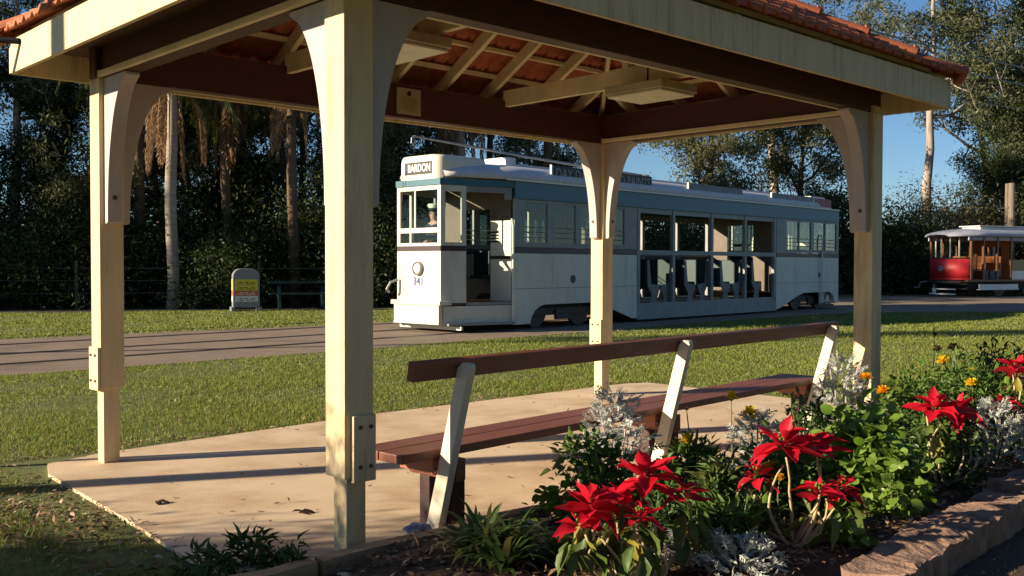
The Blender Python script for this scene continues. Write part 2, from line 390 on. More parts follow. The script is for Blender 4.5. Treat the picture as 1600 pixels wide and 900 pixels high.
# dry leaves and bark chips on the bed and beside the slab
def litter():
    P = []
    n = 9000; lx = RNG.uniform(-1.2, 6, n); ly = RNG.uniform(-1.58, -.14, n)
    z = np.array([max(GZ, bed_z(a, c)) for a, c in zip(lx, ly)]) + RNG.uniform(.0, .018, n); P.append(np.c_[lx, ly, z])
    n = 900; P.append(np.c_[RNG.uniform(-1.0, -.42, n), RNG.normal(1.6, .7, n), np.full(n, GZ) + RNG.uniform(.005, .03, n)])
    n = 500; P.append(np.c_[RNG.uniform(-.4, 5.9, n), RNG.normal(3.27, .05, n), np.full(n, GZ) + RNG.uniform(.005, .02, n)])
    n = 1500; P.append(np.c_[RNG.uniform(-2.5, 6, n), RNG.uniform(-3.6, -1.85, n), np.full(n, GZ) + RNG.uniform(.003, .012, n)])
    n = 170; P.append(np.c_[RNG.uniform(-.3, 5.7, n), RNG.beta(.6, 1.2, n) * 3.1, np.full(n, .004)])
    n = 900; q = np.c_[RNG.uniform(-9, 9, n), RNG.uniform(6, 17, n)]; q = q[~inside(q, SLAB) & ~inside(q, BED) & ~inside(q, ROAD_N + ROAD_F)] - np.array(A2)
    P.append(np.c_[q @ np.array(U2), q @ np.array(N2), np.full(len(q), GZ + .022)])
    P = np.concatenate(P); n = len(P)
    W = np.c_[A2.x + P[:, 0] * U2.x + P[:, 1] * N2.x, A2.y + P[:, 0] * U2.y + P[:, 1] * N2.y, P[:, 2]]
    D = rdir(n, RNG) * [1, 1, .35]; Un = rdir(n, RNG) * .6 + [0, 0, 1]
    V, F = leaves(W, D, Un, RNG.uniform(.012, .055, n) * RNG.choice([1, 1, 1.5], n), RNG.uniform(.008, .024, n))
    tag(npmesh('leaf_litter', V, F, L['litter']), kind='stuff')
litter()

# ------------------------------------------------------------------ the shelter
SX0, SX1, SY0, SY1 = -.404, 5.13, -.404, 3.11          # fascia outer faces
PC = [(.05, .05), (.05, 2.736), (4.757, 2.736), (4.757, .05)]
ZB, ZT, ZF = 2.40, 2.66, 2.432                          # beam bottom / top, fascia bottom
def shelter():
    t = thing('shelter', 'open timber shelter with cream posts, brown beams and terracotta tiled hip roof on concrete slab', 'shelter', (A2.x, A2.y, 0), SH_RZ)
    clad_z = [.335, .47, .47, .20]
    for k, (cx, cy) in enumerate(PC):
        p = MB(); p.bb(cx - .075, cx + .075, cy - .075, cy + .075, clad_z[k], ZB)
        p.bb(cx - .075, cx + .075, cy - .075, cy + .075, ZB + .001, ZB + .05)
        po = p.build('post', M['cream'], t, bevel=.006)
        s = MB(); s.bb(cx - .05, cx + .05, cy - .05, cy + .05, -.01, clad_z[k] + .06); s.build('post_foot', M['cream'], po, bevel=.004)
        # cover plates over the joint, each with four bolts
        q = MB(); bolts = []
        def bolt(c, R):
            b_ = MB(); b_.lathe([(.009, -.004), (.009, .007), (.005, .010)], c, 10, R); bolts.append(b_)
        if k == 0:
            q.bb(cx - .045, cx + .070, cy - .099, cy - .0755, clad_z[k] - .015, clad_z[k] + .27)
            for bx in (cx - .012, cx + .042):
                for bz in (clad_z[k] + .05, clad_z[k] + .22): bolt((bx, cy - .099, bz), Matrix.Rotation(PI / 2, 3, 'X'))
        elif k in (1, 2):
            q.bb(cx - .093, cx - .0755, cy - .072, cy + .072, clad_z[k] - .010, clad_z[k] + .26)
            for by in (cy - .035, cy + .035):
                for bz in (clad_z[k] + .05, clad_z[k] + .21): bolt((cx - .093, by, bz), Matrix.Rotation(-PI / 2, 3, 'Y'))
        if k < 3:
            qo = q.build('cover_plate', M['cream'], po, bevel=.003)
            for b_ in bolts: b_.build('bolt', M['bolt'], qo)
        # two curved brackets per post
        dx = 1 if cx < 2 else -1; dy = 1 if cy < 2 else -1
        prof = []
        zb, zt = 1.50, ZB
        for i in range(19):
            f = i / 18; z = zb + .012 + (zt - zb - .03) * f
            prof.append((.052 + .315 * (1 - math.sqrt(max(0, 1 - (f * .995) ** 2.1))), z))
        prof = [(0, zb), (.040, zb)] + prof + [(prof[-1][0], zt), (0, zt)]
        tk = .045
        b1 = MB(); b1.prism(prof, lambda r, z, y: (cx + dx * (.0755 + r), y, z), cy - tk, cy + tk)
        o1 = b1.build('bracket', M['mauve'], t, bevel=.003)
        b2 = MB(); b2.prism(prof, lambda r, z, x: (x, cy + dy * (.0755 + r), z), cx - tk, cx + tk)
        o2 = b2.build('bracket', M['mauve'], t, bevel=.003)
        for o, ax in ((o1, 0), (o2, 1)):
            for z, r in ((1.66, .056), (2.16, .125)):
                h = MB()
                if ax == 0: h.lathe([(.016, -.004), (.016, .003), (.010, .006)], (cx + dx * (.0755 + r), cy, z), 10, Matrix.Rotation(dx * PI / 2, 3, 'Y'))
                else: h.lathe([(.016, -.004), (.016, .003), (.010, .006)], (cx, cy + dy * (.0755 + r), z), 10, Matrix.Rotation(-dy * PI / 2, 3, 'X'))
                h.build('bolt', M['bolt'], o)
    x0, x1, y0, y1 = .05, 4.757, .05, 2.736
    def piece(name, mat, f, parent=t, bev=.003, **kw):
        m = MB(); f(m); return m.build(name, mat, parent, bevel=bev, **kw)
    hw = .05
    piece('beam', M['beam'], lambda m: m.bb(x0 - .085, x1 + .085, y0 - hw, y0 + hw, ZB + .003, ZT))
    piece('beam', M['beam'], lambda m: m.bb(x0 - .085, x1 + .085, y1 - hw, y1 + hw, ZB + .003, ZT))
    piece('beam', M['beam'], lambda m: m.bb(x0 - hw, x0 + hw, y0 + hw, y1 - hw, ZB + .003, ZT))
    piece('beam', M['beam'], lambda m: m.bb(x1 - hw, x1 + hw, y0 + hw, y1 - hw, ZB + .003, ZT))
    # cream bead along the lower edge of every beam
    for a in ((x0 + .08, x1 - .08, y0 + hw, y0 + hw + .03), (x0 + .08, x1 - .08, y1 + hw, y1 + hw + .03), (x0 - hw - .03, x0 - hw, y0 + .08, y1 - .08), (x1 - hw - .03, x1 - hw, y0 + .08, y1 - .08)):
        piece('bead', M['soft_cream'], lambda m: m.bb(*a, ZB + .005, ZB + .04))
    # fascia boards and soffit
    ft = ZF + .205
    piece('fascia', M['cream'], lambda m: m.bb(SX0, SX1, SY0, SY0 + .028, ZF, ft))
    piece('fascia', M['cream'], lambda m: m.bb(SX0, SX1, SY1 - .028, SY1, ZF, ft))
    piece('fascia', M['cream'], lambda m: m.bb(SX0, SX0 + .028, SY0 + .028, SY1 - .028, ZF, ft))
    piece('fascia', M['cream'], lambda m: m.bb(SX1 - .028, SX1, SY0 + .028, SY1 - .028, ZF, ft))
    for a in ((SX0 + .03, SX1 - .03, SY0 + .03, y0 - hw), (SX0 + .03, SX1 - .03, y1 + hw, SY1 - .03), (SX0 + .03, x0 - hw, y0 - hw, y1 + hw), (x1 + hw, SX1 - .03, y0 - hw, y1 + hw)):
        piece('soffit', M['soffit'], lambda m: m.bb(*a, ZF + .165, ZF + .180), bev=0)
    # roof frame under the tiles
    Wd, Dp = SX1 - SX0, SY1 - SY0; half = Dp / 2; tp = math.tan(rad(30)); ym = (SY0 + SY1) / 2
    ze = ft + .03
    rx0, rx1 = SX0 + half, SX1 - half
    def zr(d): return ze + d * tp                       # roof height at distance d in from the eave
    drop = .085
    def raft(a, b, wd=.042, ht=.095, name='rafter'):
        m = MB(); m.bar(a, b, wd, ht); return m.build(name, M['soft_cream'], t, bevel=.003)
    ridge_z = zr(half) - drop
    raft((rx0 - .05, ym, ridge_z), (rx1 + .05, ym, ridge_z), .035, .14, 'ridge_beam')
    xs = [rx0 + i * (rx1 - rx0) / 4 for i in range(5)]
    for x in xs:
        for s, ye in ((1, SY0), (-1, SY1)):
            raft((x, ye + s * .05, zr(.05) - drop), (x, ym - s * .02, zr(half - .02) - drop))
    for y in (ym - .02,):
        raft((SX0 + .05, ym, zr(.05) - drop), (rx0, ym, zr(half) - drop)); raft((SX1 - .05, ym, zr(.05) - drop), (rx1, ym, zr(half) - drop))
    for d in (.62, 1.19):                               # jack rafters
        for s, ye in ((1, SY0), (-1, SY1)):
            for xx in (SX0 + d, SX1 - d): raft((xx, ye + s * .05, zr(.05) - drop), (xx, ye + s * (d - .03), zr(d - .03) - drop))
            for xe, sx in ((SX0, 1), (SX1, -1)):
                yy = ye + s * d
                raft((xe + sx * .05, yy, zr(.05) - drop), (xe + sx * (d - .03), yy, zr(d - .03) - drop))
    for xe, rx in ((SX0, rx0), (SX1, rx1)):
        for ye in (SY0, SY1):
            sx = 1 if rx > xe else -1; sy = 1 if ye < ym else -1
            raft((xe + sx * .05, ye + sy * .05, zr(.05) - drop - .01), (rx, ym, zr(half) - drop - .01), .035, .13, 'hip_rafter')
    for x in (1.33, 3.46):
        m = MB(); m.bar((x, y0 + .02, ZT + .02), (x, y1 - .02, ZT + .02), .045, .14); m.build('tie_beam', M['soft_cream'], t, bevel=.003)
        m = MB(); m.bar((x + .045, ym - .6, zr(half - .6) - drop - .05), (x + .045, ym + .6, zr(half - .6) - drop - .05), .04, .09); m.build('collar_tie', M['soft_cream'], t, bevel=.003)
        m = MB(); m.bar((x, ym, ZT + .09), (x, ym, ridge_z - .06), .045, .06, (0, 1, 0)); m.build('king_post', M['soft_cream'], t, bevel=.003)
    n = 7
    for i in range(n):
        d = .12 + i * (half - .2) / (n - 1); z = zr(d) - .026
        for a, e in (((SX0 + d, SY0 + d), (SX1 - d, SY0 + d)), ((SX0 + d, SY1 - d), (SX1 - d, SY1 - d)), ((SX0 + d, SY0 + d), (SX0 + d, SY1 - d)), ((SX1 - d, SY0 + d), (SX1 - d, SY1 - d))):
            m = MB(); m.bar((*a, z), (*e, z), .045, .03); m.build('batten', M['soft_cream'], t)
    # tiled slopes: rolls across, courses stepping up
    ov = .05
    def slope(O, du, dn, length):
        """O eave corner, du along the eave, dn inwards (horizontal)"""
        O, du, dn = Vector(O), Vector(du), Vector(dn)
        pitch = .145; na = int(length / pitch * 8); ex = .285; nc = int(math.ceil((half + ov) / (ex * math.cos(rad(30))))); V = []; F = []
        rows = []
        for c in range(nc):
            for e in (0, 1): rows.append((min(half, -ov + (c + e) * ex * math.cos(rad(30))), .040 * (1 - e)))
        for d, lift in rows:
            jit = RNG.normal(0, .0025, na + 1)
            for i in range(na + 1):
                a = length * i / na; lo, hi = d, length - d
                ac = min(max(a, lo), hi)
                roll = .040 * (max(0, math.cos(2 * PI * a / pitch)) ** .7) + .012 * max(0, math.cos(2 * PI * a / pitch + PI)) ** 2
                z = zr(d) + lift + roll + .006 + jit[i] * (lift > 0)
                p = O + du * ac + dn * d; V.append((p.x, p.y, z))
        nr = len(rows)
        for r in range(nr - 1):
            for i in range(na): F.append((r * (na + 1) + i, r * (na + 1) + i + 1, (r + 1) * (na + 1) + i + 1, (r + 1) * (na + 1) + i))
        o = npmesh('roof_tiles', np.array(V), np.array(F), M['terra'], t)
        d = o.modifiers.new('solid', 'SOLIDIFY'); d.thickness = .016; d.offset = 1 if (du.cross(dn)).z < 0 else -1
        return o
    slope((SX0, SY0, 0), (1, 0, 0), (0, 1, 0), Wd); slope((SX1, SY1, 0), (-1, 0, 0), (0, -1, 0), Wd)
    slope((SX0, SY1, 0), (0, -1, 0), (1, 0, 0), Dp); slope((SX1, SY0, 0), (0, 1, 0), (-1, 0, 0), Dp)
    def caps(a, b, n):
        a, b = Vector(a), Vector(b); m = MB(); x = (b - a).normalized(); y = Vector((0, 0, 1)).cross(x).normalized(); z = x.cross(y); L_ = (b - a).length / n
        for i in range(n):
            p0 = a + x * (L_ * i - .02); p1 = a + x * (L_ * (i + 1) + .012)
            def arc(p, r, lift): return [p + y * (r * math.cos(PI * k / 8)) + z * (r * .75 * math.sin(PI * k / 8) + lift) for k in range(9)]
            o0, o1, i0, i1 = arc(p0, .098, .016), arc(p1, .080, -.004), arc(p0, .080, .006), arc(p1, .064, -.014)
            vs = o0 + o1 + i0 + i1; fs = []
            for k in range(8):
                fs += [(k, k + 1, 9 + k + 1, 9 + k), (18 + k, 27 + k, 27 + k + 1, 18 + k + 1), (k, 18 + k, 18 + k + 1, k + 1), (9 + k, 9 + k + 1, 27 + k + 1, 27 + k)]
            fs += [(0, 9, 27, 18), (8, 26, 35, 17)]
            m.add(vs, fs)
            # mortar lump closing the lower end
            m.lathe([(.0, -.03), (.070, -.025), (.074, .02), (0, .025)], p0 + z * .03, 10, Matrix((y, z, x)).transposed())
        return m
    for xe, rx in ((SX0 - .03, rx0), (SX1 + .03, rx1)):
        for ye in (SY0 - .03, SY1 + .03): caps((xe, ye, zr(0) - .005), (rx, ym, zr(half) + .03), 7).build('hip_cap', M['terra_cap'], t)
    caps((rx0 - .05, ym, zr(half) + .035), (rx1 + .05, ym, zr(half) + .035), 6).build('ridge_cap', M['terra_cap'], t)
    return t
SHELTER = shelter()

def ceiling_light(x, y, label):
    t = thing('ceiling_light', label, 'ceiling light', sh(x, y, 2.50), SH_RZ, 'square lights under the shelter roof')
    m = MB(); m.bb(-.215, .215, -.27, .27, .022, .085); m.build('housing', M['lampbody'], t, bevel=.008)
    m = MB(); m.bb(-.20, .20, -.255, .255, .0, .020); m.build('diffuser', M['diffuser'], t, bevel=.006)
    for yy in (-.2, .2): m = MB(); m.tube([(0, yy, .085), (0, yy, .13)], .012, 8); m.build('hanger', M['steel'], t)
    m = MB(); m.tube([(-.1, -.05, .08), (-.16, -.1, .2), (-.22, -.12, .34), (-.26, -.1, .50)], .007, 6); m.build('cable', M['black'], t)
    return t
ceiling_light(3.46, 1.12, 'flat square ceiling light under the tie beam, in front of the far post')
ceiling_light(1.17, 1.22, 'flat square ceiling light mostly hidden behind the bracket of the nearest post')
t = thing('notice_plate', 'small cream notice with dark crest screwed to the brown rear beam', 'notice', sh(2.39, 2.683, 2.43), SH_RZ)
m = MB(); m.bb(-.118, .118, -.008, 0, 0, .205); m.build('board', M['plate'], t, bevel=.003)
m = MB()
m.lathe([(.020, 0), (.020, .003)], (0, -.008, .165), 12, Matrix.Rotation(PI / 2, 3, 'X'))
m.build('crest', M['signblack'], t)
m = MB()
for i, wd in enumerate((.12, .17, .15, .17, .13, .16, .10)): m.bb(-wd / 2, wd / 2, -.0105, -.0082, .125 - i * .016, .130 - i * .016)
m.build('lettering', M['khaki'], t)

# pipe arm and slim pole at the left corner of the roof
t = thing('steel_pole', 'slim black steel pole left of the shelter with an arm reaching its roof corner', 'pole', (-3.98, 5.87, GZ))
m = MB(); m.tube([(0, 0, 0), (0, 0, 2.72)], .032, 12); m.build('shaft', M['black'], t)
a = sh(SX0 - .005, SY1 - .22, 2.60) - Vector((-3.98, 5.87, GZ))
m = MB(); m.tube([(0, 0, 2.66), a], .019, 10); m.build('arm', M['black'], t)
t = thing('power_pole', 'round weathered timber power pole standing on the grass left of the slab', 'pole', (-7.2, 4.13, GZ))
m = MB(); m.tube([(0, 0, -.3), (0, 0, 3), (0, 0, 7.6)], [.115, .105, .085], 14); m.build('shaft', M['pole'], t)
m = MB(); m.bb(-.9, .9, -.05, .05, 7.0, 7.12); m.build('crossarm', M['pole'], t)

# ------------------------------------------------------------------ the bench
BO = Vector((-.367, 4.583)); BU = Vector((math.sin(.74), math.cos(.74))); BRZ = PI / 2 - .74
def bench():
    t = thing('bench', 'long brown timber bench with three slanted cream back posts on the slab', 'bench', (BO.x, BO.y, 0), BRZ)
    def add(name, mat, f, bev=.004): m = MB(); f(m); return m.build(name, mat, t, bevel=bev)
    add('seat', M['bench'], lambda m: m.bb(-.235, 4.06, -.045, .115, .350, .392))
    add('seat', M['bench'], lambda m: m.bb(-.235, 4.06, .121, .28, .350, .392))
    add('back_rail', M['bench'], lambda m: m.prism([(-.172, .735), (-.132, .742), (-.145, .828), (-.185, .820)], lambda p, q, x: (x, p, q), -.285, 4.02))
    for k, x in enumerate((0, 1.83, 3.84)):
        # slanted post: foot at y 0, head leaning back
        add('back_post', M['bench_cream'], lambda m: m.prism([(.035, 0), (-.050, 0), (-.258, .785), (-.250, .803), (-.212, .807), (-.182, .780), (-.064, .352), (-.052, .30)], lambda p, q, xx: (xx, p, q), x - .023, x + .023))
        add('bearer', M['bench'] if k < 3 else M['bench'], lambda m: m.prism([(-.13, .349), (.25, .349), (.25, .315), (.20, .245), (-.13, .245)], lambda p, q, xx: (xx, p, q), x + .029, x + .085))
        e = MB(); e.prism([(.252, .345), (.254, .345), (.254, .312), (.252, .312)], lambda p, q, xx: (xx, p, q), x + .030, x + .084)
        c = MB(); c.prism([(-.10, .348), (.235, .348), (.19, .25), (-.10, .25)], lambda p, q, xx: (xx, p, q), x + .0265 - .025, x + .0285 - .0005)
        add('pedestal', M['bench_dark'], lambda m: m.bb(x + .03, x + .11, -.10, .02, 0, .244))
        add('pedestal', M['bench_dark'], lambda m: m.bb(x + .03, x + .11, .06, .13, 0, .244))
        cl = MB(); cl.bb(x - .021, x + .0285, -.02, .215, .272, .347); cl.build('sunlit_bearer_side', M['orange'], t, bevel=.004)  # orange strip puts sunlight on the bearer's side into the colour
        for z in (.30, .33 + .43):
            bo = MB(); bo.lathe([(.010, -.002), (.010, .005), (.006, .008)], (x - .023, .045 - .27 * z, z), 8, Matrix.Rotation(-PI / 2, 3, 'Y')); bo.build('bolt', M['bolt'], t)
    return t
bench()
# rag at its foot
t = MB()
rr = np.random.default_rng(3)
def ragf(i, j):
    x = -.02 + .30 * i; y = -.02 + .10 * j + .03 * math.sin(6 * i)
    p = BO + BU * (x - .12) + Vector((-BU.y, BU.x)) * (y - .02)
    return (p.x, p.y, .006 + .018 * abs(math.sin(9 * i + 5 * j)) + .012 * math.sin(17 * i * j + 3) ** 2)
t.grid(ragf, 24, 14); o = t.build('rag', M['rag'], smooth=True, solid=.004)
tag(o, 'crumpled blue cloth lying at the foot of the nearest bench support', 'rag')
# timber edging between slab and bed
def edging(x0, x1, label):
    m = MB(); n = 24
    m.grid(lambda i, j: None or sh(x0 + (x1 - x0) * i, [-.135, -.132, -.068, -.065][round(j * 3)] + .006 * math.sin(7 * i + x0), [GZ, .052, .056, GZ][round(j * 3)] + (.004 * math.sin(23 * i + x0) if 0 < j < 1 else 0)), n, 3)
    m.add([sh(x0, -.135, GZ), sh(x0, -.132, .052), sh(x0, -.068, .056), sh(x0, -.065, GZ)], [(0, 1, 2, 3)])
    m.add([sh(x1, -.135, GZ), sh(x1, -.132, .052), sh(x1, -.068, .056), sh(x1, -.065, GZ)], [(0, 1, 2, 3)])
    tag(m.build('timber_edging', M['edging']), label, 'edging', 'boards edging the garden bed')
edging(-.20, 2.6, 'sawn timber edging board running from the nearest post under the bench')
edging(2.62, 5.9, 'timber edging board hidden behind the flowers near the far right post')
edging(-1.2, -.23, 'low dark edging board in the shade left of the nearest post')
def sleeper(x0, x1, y0, y1, h, seed, label, rz=0):
    r = np.random.default_rng(seed); ph = r.uniform(0, 6, 8)
    m = MB(); n = 60
    prof = [(0, -.05), (.0, .06), (.02, .97), (.08, 1), (.35, 1.02), (.65, .99), (.92, 1), (.99, .93), (1, .05), (1, -.05)]
    vs = []
    for i in range(n + 1):
        f = i / n; x = x0 + (x1 - x0) * f; sk = .078 * (x - 1.28)
        for k, (py, pz) in enumerate(prof):
            y = y0 + (y1 - y0) * py + sk; z = GZ + h * pz
            y += .012 * math.sin(9 * f + ph[0] + k) + .008 * math.sin(31 * f + ph[1] + 2 * k) + r.normal(0, .003)
            z += (.010 * math.sin(7 * f + ph[2] + k * .7) + .006 * math.sin(37 * f + ph[3] + k) + r.normal(0, .0035)) * (pz > .5)
            xx = x + (.015 * math.sin(k * 1.7 + ph[4]) if i in (0, n) else 0)
            p = sh(xx, y, z); vs.append(p)
    k = len(prof)
    fs = [(i * k + j, (i + 1) * k + j, (i + 1) * k + j + 1, i * k + j + 1) for i in range(n) for j in range(k - 1)] + [list(range(k)), list(range(n * k, n * k + k))]
    m.add(vs, fs)
    tag(m.build('timber_sleeper', M['sleeper'], smooth=False), label, 'sleeper', 'old sleepers edging the flower bed')
sleeper(1.12, 2.88, -1.90, -1.655, .125, 1, 'weathered reddish sleeper streaked with plant shadows at the bottom edge of the photo')
sleeper(2.91, 4.9, -1.93, -1.665, .15, 2, 'weathered sleeper at the right edge, its pale sawn end showing a step')
sleeper(4.93, 6.7, -1.93, -1.66, .14, 3, 'far weathered sleeper continuing beyond the right edge of the flower bed')

# ------------------------------------------------------------------ trams
def text(name, body, size, mat, parent, loc, rot, ext=.003, sx=1, align='CENTER', bold=0):
    cu = bpy.data.curves.new(name, 'FONT'); cu.body = body; cu.size = size; cu.extrude = ext; cu.align_x = align; cu.align_y = 'CENTER'; cu.offset = bold
    cu.materials.append(mat); o = bpy.data.objects.new(name, cu); C.objects.link(o); o.parent = parent
    me = bpy.data.meshes.new_from_object(o); C.objects.unlink(o); bpy.data.objects.remove(o)
    o = bpy.data.objects.new(name, me); C.objects.link(o); o.parent = parent
    o.location = loc; o.rotation_euler = rot; o.scale = (sx, 1, 1); return o

def person(name, label, loc, rz, parent_scale=1.0):
    """standing tram driver, hand on the controller: body one skin, clothing as children"""
    t = None
    J = dict(pelvis=(0, 0, .95), waist=(0, 0, 1.10), chest=(.01, 0, 1.32), neck=(.0, 0, 1.50), chin=(.03, 0, 1.57), head=(.02, 0, 1.67), top=(.0, 0, 1.78),
             shl=(0, .17, 1.43), ell=(.05, .25, 1.17), wrl=(.28, .20, 1.12), hal=(.35, .19, 1.13),
             shr=(0, -.17, 1.43), elr=(.02, -.26, 1.17), wrr=(.24, -.22, 1.05), har=(.31, -.21, 1.05),
             hil=(0, .09, .90), knl=(.02, .10, .50), anl=(0, .10, .09), tol=(.16, .12, .03),
             hir=(0, -.09, .90), knr=(.03, -.10, .50), anr=(0, -.10, .09), tor=(.16, -.12, .03))
    R = dict(pelvis=.13, waist=.125, chest=.145, neck=.055, chin=.07, head=.092, top=.06, sh=.062, el=.045, wr=.030, ha=.034, hi=.085, kn=.058, an=.042, to=.035)
    E_ = [('pelvis', 'waist'), ('waist', 'chest'), ('chest', 'neck'), ('neck', 'chin'), ('chin', 'head'), ('head', 'top')]
    for s in 'lr': E_ += [('chest', 'sh' + s), ('sh' + s, 'el' + s), ('el' + s, 'wr' + s), ('wr' + s, 'ha' + s), ('pelvis', 'hi' + s), ('hi' + s, 'kn' + s), ('kn' + s, 'an' + s), ('an' + s, 'to' + s)]
    for s, y0, z0, x0 in (('l', .19, 1.13, .35), ('r', -.21, 1.05, .31)):
        for k, (dy, ln) in enumerate(((-.030, .055), (-.010, .065), (.010, .06), (.030, .048))):
            J[f'f{k}{s}'] = (x0 + .05, y0 + dy, z0 - .01); J[f'g{k}{s}'] = (x0 + .05 + ln * .5, y0 + dy, z0 - .05)
            E_ += [('ha' + s, f'f{k}{s}'), (f'f{k}{s}', f'g{k}{s}')]
        J['t' + s] = (x0 + .02, y0 - .05 * (1 if s == 'l' else -1), z0 - .02); E_ += [('ha' + s, 't' + s)]
    def rad_(k): return R.get(k, R.get(k[:2], .010))
    def skin(nm, edges, mat, grow=0, root='pelvis', parent=None):
        ks = []; [ks.append(k) for e in edges for k in e if k not in ks]
        bm = bmesh.new(); lay = bm.verts.layers.skin.verify(); vm = {}
        for k in ks:
            v = bm.verts.new(J[k]); vm[k] = v; r = rad_(k) + grow; v[lay].radius = (r, r * (1.15 if k in ('chest', 'waist', 'pelvis') else 1)); v[lay].use_root = (k == root)
        for a, c in edges: bm.edges.new((vm[a], vm[c]))
        me = bpy.data.meshes.new(nm); bm.to_mesh(me); bm.free(); me.materials.append(mat)
        o = bpy.data.objects.new(nm, me); C.objects.link(o)
        o.modifiers.new('skin', 'SKIN').use_smooth_shade = True
        d = o.modifiers.new('sub', 'SUBSURF'); d.levels = 1; d.render_levels = 1
        if parent is not None: o.parent = parent
        return o
    body = skin(name, E_, M['skin']); body.location = loc; body.rotation_euler = (0, 0, rz); body.scale = (parent_scale,) * 3
    tag(body, label, 'person')
    skin('shirt', [('pelvis', 'waist'), ('waist', 'chest')] + [e for s in 'lr' for e in (('chest', 'sh' + s), ('sh' + s, 'el' + s), ('el' + s, 'wr' + s))], M['navy'], .012, parent=body)
    skin('trousers', [e for s in 'lr' for e in (('pelvis', 'hi' + s), ('hi' + s, 'kn' + s), ('kn' + s, 'an' + s))], M['navy'], .014, parent=body)
    m = MB(); m.lathe([(.094, 1.72), (.100, 1.745), (.128, 1.80), (.110, 1.825), (.0, 1.83)], (.01, 0, 0), 18); c = m.build('cap', M['capw'], body, smooth=True)
    m = MB(); m.lathe([(.097, 1.712), (.103, 1.745)], (.01, 0, 0), 18); m.grid(lambda i, j: (.01 + (.095 + .07 * j) * math.cos(-.8 + 1.6 * i), (.095 + .05 * j) * math.sin(-.8 + 1.6 * i), 1.722 - .02 * j), 8, 2); m.build('peak', M['signblack'], c)
    m = MB(); m.lathe([(.012, -.01), (.012, .012), (.004, .02)], (.105, 0, 1.655), 8, Matrix.Rotation(PI / 2, 3, 'Y')); m.build('nose', M['skin'], body)
    m = MB(); m.box((.098, .035, 1.685), (.01, .028, .012)); m.box((.098, -.035, 1.685), (.01, .028, .012)); m.build('eyes', M['hair'], body)
    m = MB(); m.lathe([(.085, 1.60), (.099, 1.66), (.098, 1.715)], (-.012, 0, 0), 14); m.build('hair', M['hair'], body, smooth=True)
    return body

